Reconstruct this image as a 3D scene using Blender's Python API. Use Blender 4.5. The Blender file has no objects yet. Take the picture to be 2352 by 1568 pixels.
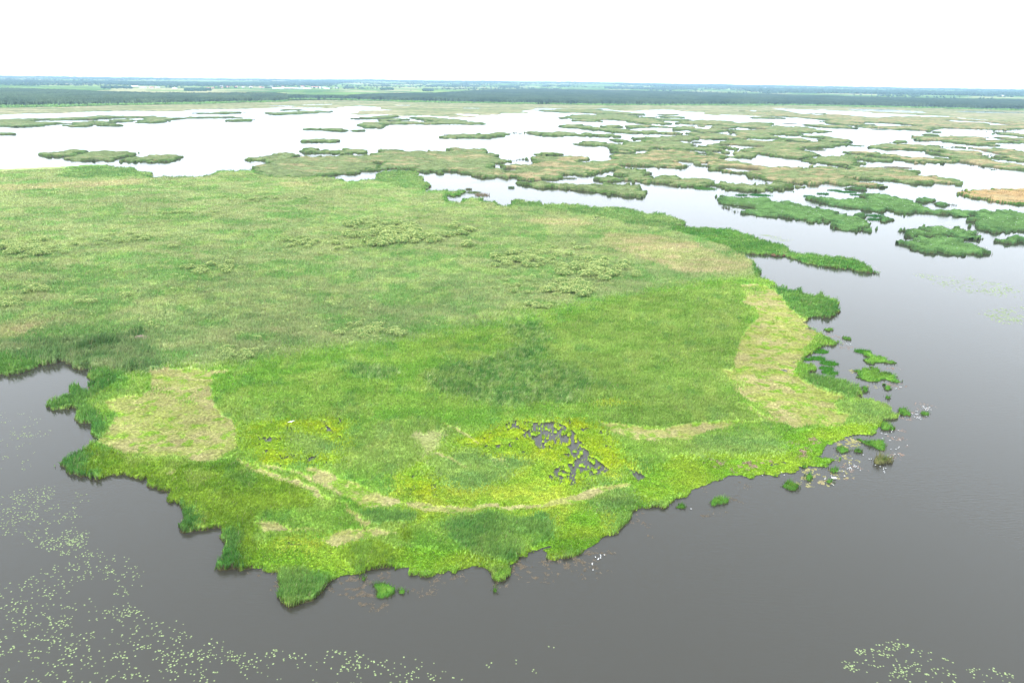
import bpy, math
import numpy as np
from mathutils import Matrix, Vector
# ------------------------------------------------------------------ camera, world, sun, exposure
sc = bpy.context.scene
CAMH = 92.0
PITCH = math.radians(20.76); ROLL = math.radians(0.755)
F = 1568.0; CX = 1176.0; CY = 784.0          # traced-photo units: 2352 x 1568
Rcam = (Matrix.Rotation(math.pi/2-PITCH, 4, 'X') @ Matrix.Rotation(ROLL, 4, 'Z'))
cam_d = bpy.data.cameras.new('camera'); cam = bpy.data.objects.new('camera', cam_d)
sc.collection.objects.link(cam)
cam.matrix_world = Matrix.Translation((0, 0, CAMH)) @ Rcam
cam_d.sensor_width = 36; cam_d.lens = 24; cam_d.clip_start = 1; cam_d.clip_end = 80000
sc.camera = cam
sc.view_settings.view_transform = 'Standard'; sc.view_settings.look = 'None'
sc.view_settings.gamma = 1; sc.view_settings.use_curve_mapping = False
sc.view_settings.exposure = 1.72
SUN_EL = math.radians(52); SUN_ROT = math.radians(215)   # behind the camera, high, veiled by cloud
w = bpy.data.worlds.new('World'); sc.world = w; w.use_nodes = True
nt = w.node_tree; nt.nodes.clear()
def wn(t, **k):
    n = nt.nodes.new(t)
    for a, b in k.items(): setattr(n, a, b)
    return n
sky = wn('ShaderNodeTexSky', sky_type='NISHITA', sun_disc=False)
sky.sun_elevation = SUN_EL; sky.sun_rotation = SUN_ROT; sky.dust_density = 4; sky.ozone_density = 1
hs = wn('ShaderNodeHueSaturation'); hs.inputs['Saturation'].default_value = 0.45
b1 = wn('ShaderNodeBackground'); b1.inputs[1].default_value = 0.10
nt.links.new(sky.outputs[0], hs.inputs['Color']); nt.links.new(hs.outputs[0], b1.inputs[0])
tc = wn('ShaderNodeTexCoord'); sp = wn('ShaderNodeSeparateXYZ'); nt.links.new(tc.outputs['Generated'], sp.inputs[0])
mr = wn('ShaderNodeMapRange'); mr.inputs[1].default_value = 0; mr.inputs[2].default_value = 1
mr.inputs[3].default_value = 0.75; mr.inputs[4].default_value = 1.18; nt.links.new(sp.outputs[2], mr.inputs[0])
b2 = wn('ShaderNodeBackground'); b2.inputs[0].default_value = (0.90, 0.975, 1.05, 1); nt.links.new(mr.outputs[0], b2.inputs[1])
mx = wn('ShaderNodeMixShader'); mx.inputs[0].default_value = 0.88
nt.links.new(b1.outputs[0], mx.inputs[1]); nt.links.new(b2.outputs[0], mx.inputs[2])
wo = wn('ShaderNodeOutputWorld'); nt.links.new(mx.outputs[0], wo.inputs[0])
sl = bpy.data.lights.new('sun', 'SUN'); sl.energy = 1.1; sl.angle = math.radians(14); sl.color = (1, 0.97, 0.92)
sun = bpy.data.objects.new('sun', sl); sc.collection.objects.link(sun)
sd = Vector((math.cos(SUN_EL)*math.sin(SUN_ROT), math.cos(SUN_EL)*math.cos(SUN_ROT), math.sin(SUN_EL)))
sun.rotation_euler = sd.to_track_quat('Z', 'Y').to_euler(); sun.location = sd*300
sc.cycles.max_bounces = 5; sc.cycles.diffuse_bounces = 3; sc.cycles.glossy_bounces = 3
sc.cycles.transmission_bounces = 2; sc.cycles.volume_bounces = 0
rng = np.random.default_rng(7)

# ------------------------------------------------------------------ projection of traced outlines on the ground
R3 = np.array(Rcam.to_3x3())
ZOOM = dict(A=(0,280,2.1382), B=(1000,280,2.1382), C=(2000,280,2.1382), D=(3000,280,2.146), E=(1600,600,2.1382),
            F=(2600,600,1.5722), G=(2700,1000,1.5682), H=(0,1150,2.0909), I=(0,1750,1.5985), J=(900,1550,2.0909),
            K=(1700,1550,2.0909), L=(800,2000,1.47), M=(2300,1850,1.3096), N=(3000,1500,2.6138), W=(0,0,0.57422))
def P(s):
    """'A 1,2 3,4 B 5,6' -> array of photo units"""
    z = None; out = []
    for t in s.split():
        if t in ZOOM: z = ZOOM[t]; continue
        a, b = t.split(','); a = float(a); b = float(b)
        out.append(((z[0]+a/z[2])/1.741497, (z[1]+b/z[2])/1.741497))
    return np.array(out)
def elev(r):
    return np.maximum(0, 0.0055*(r-4000.0))
def ground(pts, z=0.0, rmax=16000.0):
    pts = np.atleast_2d(pts); z = np.broadcast_to(np.asarray(z, float), (len(pts),))
    d = np.stack([(pts[:, 0]-CX)/F, -(pts[:, 1]-CY)/F, -np.ones(len(pts))], 1) @ R3.T
    hl = np.hypot(d[:, 0], d[:, 1]); tana = -d[:, 2]/hl
    r = (CAMH-z)/np.maximum(tana, 1e-5)
    r2 = (CAMH-z+22.0)/np.maximum(tana+0.0055, 1e-5)
    r = np.where(r > 4000, r2, r)
    r = np.clip(r, 1, rmax)
    return np.stack([d[:, 0]/hl*r, d[:, 1]/hl*r], 1)
def outline(s, h=2.0):
    """photo outline -> ground polygon; far (upper) edges were traced along the reed tops, near edges at the waterline"""
    p = P(s); n = len(p)
    a = 0.5*np.sum(p[:, 0]*np.roll(p[:, 1], -1)-np.roll(p[:, 0], -1)*p[:, 1])
    t = np.roll(p, -1, 0)-np.roll(p, 1, 0)
    nr = np.stack([t[:, 1], -t[:, 0]], 1)*(1 if a > 0 else -1)
    nr /= np.hypot(nr[:, 0], nr[:, 1])[:, None]+1e-9
    up = np.clip((-nr[:, 1]+0.25)/0.6, 0, 1)
    return ground(p, h*up)
# ------------------------------------------------------------------ numpy noise
_perm = np.random.default_rng(3).random((256, 256)).astype(np.float32)
def vnoise(x, y):
    xi = np.floor(x).astype(np.int64); yi = np.floor(y).astype(np.int64)
    fx = x-xi; fy = y-yi; fx = fx*fx*(3-2*fx); fy = fy*fy*(3-2*fy)
    g = lambda i, j: _perm[i & 255, j & 255]
    return (g(xi, yi)*(1-fx)+g(xi+1, yi)*fx)*(1-fy)+(g(xi, yi+1)*(1-fx)+g(xi+1, yi+1)*fx)*fy
def fbm(x, y, o=4):
    s = 0; a = 0.5; t = 0
    for k in range(o):
        s = s+a*vnoise(x+17.3*k, y-9.1*k); t += a; a *= 0.55; x = x*2.03; y = y*2.03
    return s/t
def inside(poly, x, y):
    res = np.zeros(x.shape, bool)
    bb = (x >= poly[:, 0].min()) & (x <= poly[:, 0].max()) & (y >= poly[:, 1].min()) & (y <= poly[:, 1].max())
    if not bb.any(): return res
    xs = x[bb]; ys = y[bb]; c = np.zeros(xs.shape, bool)
    for (x1, y1), (x2, y2) in zip(poly, np.roll(poly, -1, 0)):
        if y1 == y2: continue
        m = (y1 > ys) != (y2 > ys)
        c ^= m & (xs < (x2-x1)*(ys-y1)/(y2-y1)+x1)
    res[bb] = c
    return res
def sdist(poly, x, y):
    """signed distance, positive inside"""
    d2 = np.full(x.shape, 1e12)
    for (x1, y1), (x2, y2) in zip(poly, np.roll(poly, -1, 0)):
        ex = x2-x1; ey = y2-y1; L = ex*ex+ey*ey+1e-12
        t = np.clip(((x-x1)*ex+(y-y1)*ey)/L, 0, 1)
        q = (x-x1-t*ex)**2+(y-y1-t*ey)**2
        np.minimum(d2, q, out=d2)
    return np.where(inside(poly, x, y), 1, -1)*np.sqrt(d2)
def warp(x, y, amp, sc_):
    ax, ay = amp if isinstance(amp, tuple) else (amp, amp)
    return (x+ax*(fbm(x/sc_+31, y/sc_+7, 3)-0.5)*2, y+ay*(fbm(x/sc_-11, y/sc_+53, 3)-0.5)*2)
def sstep(a, b, v):
    t = np.clip((v-a)/(b-a), 0, 1); return t*t*(3-2*t)
def lin(*c):
    c = np.array(c)/255.0
    return np.where(c <= 0.04045, c/12.92, ((c+0.055)/1.055)**2.4)
KALB = np.array([0.465, 0.405, 0.46])
def alb(r, g, b): return lin(r, g, b)*KALB
# ------------------------------------------------------------------ mesh helpers
def mesh_np(name, V, faces, col=None, mat=None, smooth=False):
    """faces: list of int arrays (n,k)"""
    me = bpy.data.meshes.new(name)
    V = np.asarray(V, np.float32); me.vertices.add(len(V)); me.vertices.foreach_set('co', V.ravel())
    faces = [f for f in faces if len(f)]
    nl = sum(f.size for f in faces); nf = sum(len(f) for f in faces)
    me.loops.add(nl); me.polygons.add(nf)
    me.loops.foreach_set('vertex_index', np.concatenate([f.ravel() for f in faces]).astype(np.int32))
    tot = np.concatenate([np.full(len(f), f.shape[1]) for f in faces]).astype(np.int32)
    st = np.concatenate([[0], np.cumsum(tot)[:-1]]).astype(np.int32)
    me.polygons.foreach_set('loop_start', st); me.polygons.foreach_set('loop_total', tot)
    if col is not None:
        a = me.color_attributes.new('tint', 'FLOAT_COLOR', 'POINT')
        c4 = np.ones((len(V), 4), np.float32); c4[:, :3] = np.clip(col, 0, 1); a.data.foreach_set('color', c4.ravel())
    me.update(calc_edges=True)
    if smooth: me.polygons.foreach_set('use_smooth', np.ones(nf, bool))
    if mat: me.materials.append(mat)
    return me
def link(name, me, parent=None, loc=(0, 0, 0), rz=0, label=None, cat=None, group=None, kind=None):
    o = bpy.data.objects.new(name, me); sc.collection.objects.link(o)
    o.location = loc; o.rotation_euler = (0, 0, rz)
    if parent: o.parent = parent
    if label: o['label'] = label
    if cat: o['category'] = cat
    if group: o['group'] = group
    if kind: o['kind'] = kind
    return o
class MB:
    """collects pieces into one mesh"""
    def __init__(s): s.V = []; s.C = []; s.F = {}; s.n = 0
    def add(s, V, faces, col):
        V = np.asarray(V, float); s.V.append(V); s.C.append(np.broadcast_to(col, (len(V), 3)).copy())
        for f in faces:
            if len(f): s.F.setdefault(f.shape[1], []).append(f+s.n)
        s.n += len(V)
    def mesh(s, name, mat, smooth=False):
        return mesh_np(name, np.concatenate(s.V), [np.concatenate(v) for v in s.F.values()], np.concatenate(s.C), mat, smooth)
STEM_SHADE = alb(116, 122, 84)  # old-stem brown, darkened to paint the shade low on the reed sides
def blades(x, y, z, h, wd, az, lx, ly, col, far=False, tipmul=1.15, base=None):
    """grass and reed leaves: tapering bent strips"""
    n = len(x); cx = np.cos(az)*wd*0.5; sy = np.sin(az)*wd*0.5
    if far:
        V = np.empty((n, 3, 3)); 
        V[:, 0] = np.stack([x-cx, y-sy, z], 1); V[:, 1] = np.stack([x+cx, y+sy, z], 1)
        V[:, 2] = np.stack([x+lx*h, y+ly*h, z+h], 1)
        f = np.arange(n*3).reshape(n, 3); c = np.repeat(col[:, None, :], 3, 1)
        if base is not None: c[:, :2] = base
        return V.reshape(-1, 3), [f], c.reshape(-1, 3)
    V = np.empty((n, 5, 3)); mh = h*0.6
    V[:, 0] = np.stack([x-cx, y-sy, z], 1); V[:, 1] = np.stack([x+cx, y+sy, z], 1)
    V[:, 2] = np.stack([x+cx*0.9+lx*h*0.3, y+sy*0.9+ly*h*0.3, z+mh], 1)
    V[:, 3] = np.stack([x-cx*0.9+lx*h*0.3, y-sy*0.9+ly*h*0.3, z+mh], 1)
    V[:, 4] = np.stack([x+lx*h, y+ly*h, z+h], 1)
    b = np.arange(n)[:, None]*5
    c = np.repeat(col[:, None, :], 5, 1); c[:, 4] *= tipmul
    if base is not None: c[:, :2] = base
    return V.reshape(-1, 3), [b+np.array([[0, 1, 2, 3]]), b+np.array([[3, 2, 4]])], c.reshape(-1, 3)
# ------------------------------------------------------------------ materials
def mat_new(name):
    m = bpy.data.materials.new(name); m.use_nodes = True; m.node_tree.nodes.clear(); return m, m.node_tree
def foliage(name, transl=0.3, noise_scale=1.5, amt=0.35):
    m, t = mat_new(name); N = t.nodes; L = t.links
    at = N.new('ShaderNodeAttribute'); at.attribute_name = 'tint'
    geo = N.new('ShaderNodeNewGeometry'); no = N.new('ShaderNodeTexNoise'); no.inputs['Scale'].default_value = noise_scale
    no.inputs['Detail'].default_value = 3
    L.new(geo.outputs['Position'], no.inputs['Vector'])
    mr = N.new('ShaderNodeMapRange'); mr.inputs[1].default_value = 0.3; mr.inputs[2].default_value = 0.7
    mr.inputs[3].default_value = 1-amt; mr.inputs[4].default_value = 1+amt; L.new(no.outputs[0], mr.inputs[0])
    mul = N.new('ShaderNodeVectorMath'); mul.operation = 'SCALE'
    L.new(at.outputs['Color'], mul.inputs[0]); L.new(mr.outputs[0], mul.inputs['Scale'])
    d = N.new('ShaderNodeBsdfDiffuse'); L.new(mul.outputs[0], d.inputs[0]); o = N.new('ShaderNodeOutputMaterial')
    if transl:
        tr = N.new('ShaderNodeBsdfTranslucent'); L.new(mul.outputs[0], tr.inputs[0])
        mx = N.new('ShaderNodeMixShader'); mx.inputs[0].default_value = transl
        L.new(d.outputs[0], mx.inputs[1]); L.new(tr.outputs[0], mx.inputs[2]); L.new(mx.outputs[0], o.inputs[0])
    else: L.new(d.outputs[0], o.inputs[0])
    return m
M_veg = foliage('reed leaves', 0.35, 1.2, 0.22)
M_canopy = foliage('reed canopy', 0.0, 1.6, 0.45)
M_far = foliage('distant foliage', 0.0, 0.05, 0.35)
M_soil = foliage('marsh soil', 0.0, 2.5, 0.4)
def principled(name, col, rough=0.6, spec=0.5, noise=None):
    m, t = mat_new(name); p = t.nodes.new('ShaderNodeBsdfPrincipled'); o = t.nodes.new('ShaderNodeOutputMaterial')
    p.inputs['Base Color'].default_value = (*col, 1); p.inputs['Roughness'].default_value = rough
    p.inputs['Specular IOR Level'].default_value = spec
    if noise:
        n = t.nodes.new('ShaderNodeTexNoise'); n.inputs['Scale'].default_value = noise
        g = t.nodes.new('ShaderNodeNewGeometry'); t.links.new(g.outputs['Position'], n.inputs['Vector'])
        r = t.nodes.new('ShaderNodeValToRGB'); r.color_ramp.elements[0].position = 0.35; r.color_ramp.elements[1].position = 0.65
        r.color_ramp.elements[0].color = (*[c*0.78 for c in col], 1); r.color_ramp.elements[1].color = (*[min(1, c*1.2) for c in col], 1)
        t.links.new(n.outputs[0], r.inputs[0]); t.links.new(r.outputs[0], p.inputs['Base Color'])
    t.links.new(p.outputs[0], o.inputs[0]); return m
# water
M_water, t = mat_new('lake water'); N = t.nodes; L = t.links
p = N.new('ShaderNodeBsdfPrincipled'); o = N.new('ShaderNodeOutputMaterial')
p.inputs['Base Color'].default_value = (0.028, 0.0265, 0.021, 1); p.inputs['Roughness'].default_value = 0.06; p.inputs['IOR'].default_value = 1.333
g = N.new('ShaderNodeNewGeometry')
mp = N.new('ShaderNodeMapping'); mp.inputs['Rotation'].default_value = (0, 0, math.radians(-35)); mp.inputs['Scale'].default_value = (0.45, 1.9, 1)
L.new(g.outputs['Position'], mp.inputs[0])
n1 = N.new('ShaderNodeTexNoise'); n1.inputs['Scale'].default_value = 0.9; n1.inputs['Detail'].default_value = 4; n1.inputs['Distortion'].default_value = 0.4; L.new(mp.outputs[0], n1.inputs['Vector'])
n2 = N.new('ShaderNodeTexNoise'); n2.inputs['Scale'].default_value = 0.03; n2.inputs['Detail'].default_value = 3; L.new(g.outputs['Position'], n2.inputs['Vector'])
r2 = N.new('ShaderNodeMapRange'); r2.inputs[1].default_value = 0.4; r2.inputs[2].default_value = 0.65; r2.inputs[3].default_value = 0.10; r2.inputs[4].default_value = 0.42; L.new(n2.outputs[0], r2.inputs[0])
bm = N.new('ShaderNodeBump'); bm.inputs['Distance'].default_value = 0.13; L.new(n1.outputs[0], bm.inputs['Height']); L.new(r2.outputs[0], bm.inputs['Strength'])
L.new(bm.outputs[0], p.inputs['Normal']); L.new(p.outputs[0], o.inputs[0])
M_pad = foliage('lily pad', 0.0, 3.0, 0.15)
M_bird = foliage('white plumage', 0.0, 8.0, 0.04)
# ------------------------------------------------------------------ lake and land sheets
def disc(name, R, z, mat, seg=96, **k):
    a = np.linspace(0, 2*math.pi, seg, endpoint=False)
    V = [(0, 0, z)]+[(R*math.cos(t_), R*math.sin(t_), z) for t_ in a]
    f = np.array([[0, i+1, (i+1) % seg+1] for i in range(seg)])
    return link(name, mesh_np(name, V, [f], None, mat), **k)
disc('lake_water', 6000, 0.0, M_water, kind='structure')
# terrain: lake bed, rising to farmland and low hills far off
SH = P('A -400,330 0,318 300,312 700,306 1200,298 1700,288 2352,272 B 300,262 640,242 1100,262 1700,280 2352,288 C 300,292 1000,300 2000,302 2352,300 D 300,302 700,308 1300,322 1800,330 2352,345 2700,350')
SHg = ground(SH); sh_b = np.arctan2(SHg[:, 0], SHg[:, 1]); sh_r = np.hypot(SHg[:, 0], SHg[:, 1])
def shore_r(b): return np.interp(np.asarray(b), sh_b, sh_r, left=sh_r[0], right=sh_r[-1])
def hill(b, r):
    """low hills at the horizon, higher in the middle of the view"""
    return sstep(9500, 15500, r)*(30*np.exp(-((b-0.02)/0.33)**2)+16*fbm(b*14+5, r/2600, 3)-6)
def terr(b, r):
    inl = sstep(0, 120, r-shore_r(b))
    return np.where(inl > 0, -1.5+2.1*inl, -1.5)+elev(r)*(inl > 0)+hill(b, r)
nb, nr_ = 520, 150
bb = np.concatenate([np.linspace(-0.8, 0.8, nb), np.linspace(0.86, 2*math.pi-0.86, 60)])
rr = np.concatenate([[10, 500, 1200, 1800], np.geomspace(2000, 19000, nr_)])
B_, R_ = np.meshgrid(bb, rr); T_ = terr(B_, R_)
V = np.stack([R_*np.sin(B_), R_*np.cos(B_), T_], -1).reshape(-1, 3)
nc = len(bb); i = np.arange(len(rr)-1)[:, None]*nc; j = np.arange(nc)[None]; jn = (j+1) % nc
f = np.stack([i+j, i+jn, i+nc+jn, i+nc+j], -1).reshape(-1, 4)
# field colours: irregular parcels
Xf = V[:, 0]; Yf = V[:, 1]; rv = R_.ravel()
q = fbm(Xf/900, Yf/1500, 2)*7+np.floor(Xf/420+fbm(Xf/700, Yf/700, 2)*2)*2.7+np.floor(Yf/650+Xf/2600)*5.1
h1 = np.modf(np.abs(np.sin(np.floor(q)*12.9898)*43758.5))[0]
pal = np.array([alb(120, 165, 80), alb(150, 185, 95), alb(105, 150, 75), alb(185, 195, 135), alb(130, 175, 85), alb(95, 140, 70)])
colf = pal[(h1*6).astype(int) % 6]*(0.85+0.3*fbm(Xf/60, Yf/160, 3))[:, None]
shr = rv < shore_r(B_.ravel())+300
colf[shr] = alb(150, 165, 95)
link('farmland', mesh_np('farmland', V, [f], colf, M_far, True), kind='structure')
# ------------------------------------------------------------------ marsh
MAIN = outline('A -1500,800 -400,775 -40,768 60,765 150,762 290,760 380,772 388,802 450,800 520,795 620,790 660,788 760,785 790,778 830,790 905,787 918,815 960,822 1000,830 1100,828 1150,835 1155,858 1200,862 1260,872 1300,875 1308,905 1258,910 1300,915 1400,905 1500,912 1600,905 1640,915 1720,905 1800,895 1830,875 1880,858 2000,858 2020,865 2050,855 2175,855 '
 'B 60,880 200,905 640,907 700,915 780,930 800,945 910,948 960,935 1090,930 1080,895 1090,880 1150,862 1220,862 1300,855 1420,865 1440,880 1430,900 1490,915 1490,940 1450,945 1530,965 1530,1000 1490,1030 '
 'E 207,348 300,342 400,335 410,350 470,350 560,338 565,355 520,380 470,400 400,385 405,437 530,440 530,420 600,405 700,405 710,435 780,435 838,442 845,465 920,475 960,460 960,425 1010,415 1060,432 1210,445 1215,465 1300,458 1480,462 1600,480 1700,488 1800,485 1900,490 2000,510 2100,535 2190,560 2200,548 2260,548 '
 'F 0,405 60,402 140,415 208,440 210,470 140,478 200,480 300,485 400,490 500,497 600,520 690,555 760,580 830,585 870,605 870,628 900,645 960,655 1040,655 1140,665 1240,670 1320,690 1365,710 1350,725 1430,765 1420,775 1330,765 1240,750 1150,748 1140,740 1060,728 1000,715 950,700 920,680 860,670 770,660 720,658 640,655 580,655 620,672 660,700 690,745 690,795 740,800 790,820 790,855 850,860 865,880 940,872 960,895 1010,912 1100,895 1110,915 1170,930 1180,975 1180,1000 1190,1030 1150,1050 1090,1055 1040,1052 980,1065 1000,1085 '
 'G 845,480 900,488 905,500 940,520 990,545 1040,565 1060,585 1000,600 960,600 910,612 880,630 830,655 800,665 790,690 820,705 870,700 900,730 890,755 850,760 830,780 880,770 940,770 1010,780 1060,810 1150,845 1160,885 1135,905 1170,925 1230,920 1330,940 1385,985 1380,1030 1350,1060 1290,1075 1290,1100 1300,1130 1250,1165 1180,1170 1100,1160 1050,1180 1000,1195 960,1220 950,1235 920,1250 890,1265 970,1270 1035,1290 1030,1310 950,1320 940,1360 900,1360 840,1345 770,1370 740,1390 640,1400 560,1405 470,1425 350,1415 300,1440 200,1465 90,1505 90,1530 '
 'K 2110,930 2100,965 2010,1015 1930,1005 1850,1020 1810,1005 1730,1030 1715,1090 1710,1130 1660,1160 1640,1200 1570,1225 1490,1245 1430,1295 1360,1330 1310,1380 1230,1385 1130,1420 1100,1440 1010,1440 1030,1380 960,1370 880,1400 860,1430 790,1430 770,1465 '
 'L 1860,370 1820,385 1840,420 1830,460 1790,485 1720,490 1695,450 1685,415 1600,400 1500,425 1440,430 1370,455 1300,460 1235,450 1228,410 1170,405 1080,410 960,420 950,445 880,460 830,450 770,480 745,510 730,540 690,570 650,590 600,605 540,622 500,605 450,570 455,520 460,470 470,430 400,400 330,395 290,405 250,420 160,415 100,395 95,380 120,330 140,260 135,200 140,180 90,170 40,175 0,165 '
 'I 1270,590 1190,612 1120,575 1120,545 1180,510 1170,480 1200,450 1150,425 1050,405 1050,370 1080,360 1010,335 955,310 960,285 935,270 900,275 830,265 790,245 700,240 640,268 540,255 430,245 410,200 360,170 375,150 440,95 510,70 560,30 '
 'H 770,1280 760,1240 760,1190 720,1130 640,1110 620,1060 620,995 500,1005 400,1000 388,960 430,925 510,910 545,905 545,860 600,810 660,808 680,835 790,840 790,800 745,770 745,730 780,680 700,690 650,695 610,670 560,635 500,630 430,640 380,660 280,690 150,715 30,728 -60,735 -600,760', 1.6)
HOLES = [outline(s, 0) for s in (
 'K 680,310 740,285 850,285 870,300 820,345 710,350 670,325', 'K 850,350 960,325 1100,315 1210,365 1270,440 1340,540 1410,600 1480,660 1380,700 1270,640 1210,560 1180,500 1110,450 1085,515 1005,512 945,458 885,430',
 'K 1060,740 1100,690 1140,660 1220,640 1300,605 1400,630 1480,690 1370,705 1290,755 1180,740 1110,765', 'K 450,445 490,450 550,510 545,535 500,500', 'K 1700,690 1740,680 1800,720 1860,755 1780,785 1730,750',
 'J 640,610 700,590 740,572 770,580 755,605 700,620', 'J 90,490 110,495 150,520 215,540 200,555 130,535', 'J 260,300 300,310 300,325 270,322', 'J 450,400 475,415 470,440 455,432', 'J 735,300 765,300 750,322', 'J 580,485 610,490 600,510',
 'J 390,455 430,460 420,472 395,470', 'J 500,1290 560,1300 640,1300 680,1312 640,1322 540,1312', 'J 815,1335 850,1340 880,1365 960,1380 950,1405 900,1385 830,1355', 'J 1510,1320 1555,1318 1580,1340 1555,1358',
 'J 930,1493 990,1505 1060,1530 1050,1545 980,1520', 'H 1070,440 1120,412 1165,400 1160,412 1115,437 1080,448', 'H 705,560 760,530 815,512 855,508 840,525 800,560 740,562', 'E 1650,600 1665,575 1705,575 1712,610 1690,622 1655,620',
 'E 1395,535 1430,532 1445,545 1410,545', 'E 2265,640 2300,632 2322,655 2300,665', 'A 640,918 690,914 690,926 650,928', 'A 700,892 735,890 728,900', 'B 275,880 295,870 297,892 280,897',
 'G 680,745 710,755 700,765 672,758', 'G 735,695 760,705 740,712', 'G 590,1345 690,1322 690,1335 610,1358', 'G 710,1365 760,1360 755,1370 715,1372', 'N 1040,628 1100,622 1150,640 1200,665 1160,660 1090,640 1040,640', 'K 880,1360 960,1345 1060,1320 1065,1335 970,1365 890,1380')]
# zones: name -> (height, colours a/b, noise scale, object key)
Z = {}
def zone(k, h, a, b, obj, dens=1.0, lean=0.5): Z[k] = dict(i=len(Z), h=h, a=alb(*a), b=alb(*b), obj=obj, dens=dens, lean=lean)
zone('upper', 1.5, (130,168,96), (156,182,112), 'reeds_upper')
zone('bright', 1.15, (120,176,64), (144,188,78), 'reeds_bright')
zone('tan', 1.5, (196,196,140), (170,192,116), 'reeds_tan')
zone('mid', 1.3, (124,170,70), (146,184,86), 'reeds_bright')
zone('darkc', 1.8, (108,164,72), (138,182,88), 'reeds_dark')
zone('yellow', 0.7, (180,212,50), (158,206,60), 'sedge')
zone('yellow2', 0.5, (182,212,74), (156,202,64), 'sedge')
zone('blue', 1.1, (120,166,82), (144,182,86), 'reeds_mound')
zone('mound', 1.8, (106,164,76), (136,182,84), 'reeds_mound')
zone('lowleft', 1.3, (114,160,50), (140,180,58), 'reeds_shore')
zone('shore', 1.9, (88,148,64), (118,168,76), 'reeds_shore')
zone('shrub', 2.6, (112,158,86), (152,176,112), 'reeds_shore')
zone('lush', 0.4, (130,192,56), (158,202,62), 'lush')
zone('mownL', 0.16, (200,206,132), (180,206,100), 'mown', 1.1, 2.6)
zone('mownR', 0.16, (204,208,134), (182,206,98), 'mown', 1.1, 2.6)
zone('strip', 0.2, (194,210,112), (210,216,142), 'mown', 1.0, 2.2)
zone('back', 2.0, (108,158,80), (144,180,100), 'reeds_upper')
zone('creek', 3.2, (82,128,66), (108,148,80), 'reeds_shore')
zone('trail', 0.5, (92,140,72), (110,156,76), 'reeds_upper')
zone('straw', 0.2, (204,218,146), (186,210,120), 'mown', 1.1, 2.6)
zone('pink', 0.35, (176,152,130), (140,188,66), 'lush')
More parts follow.
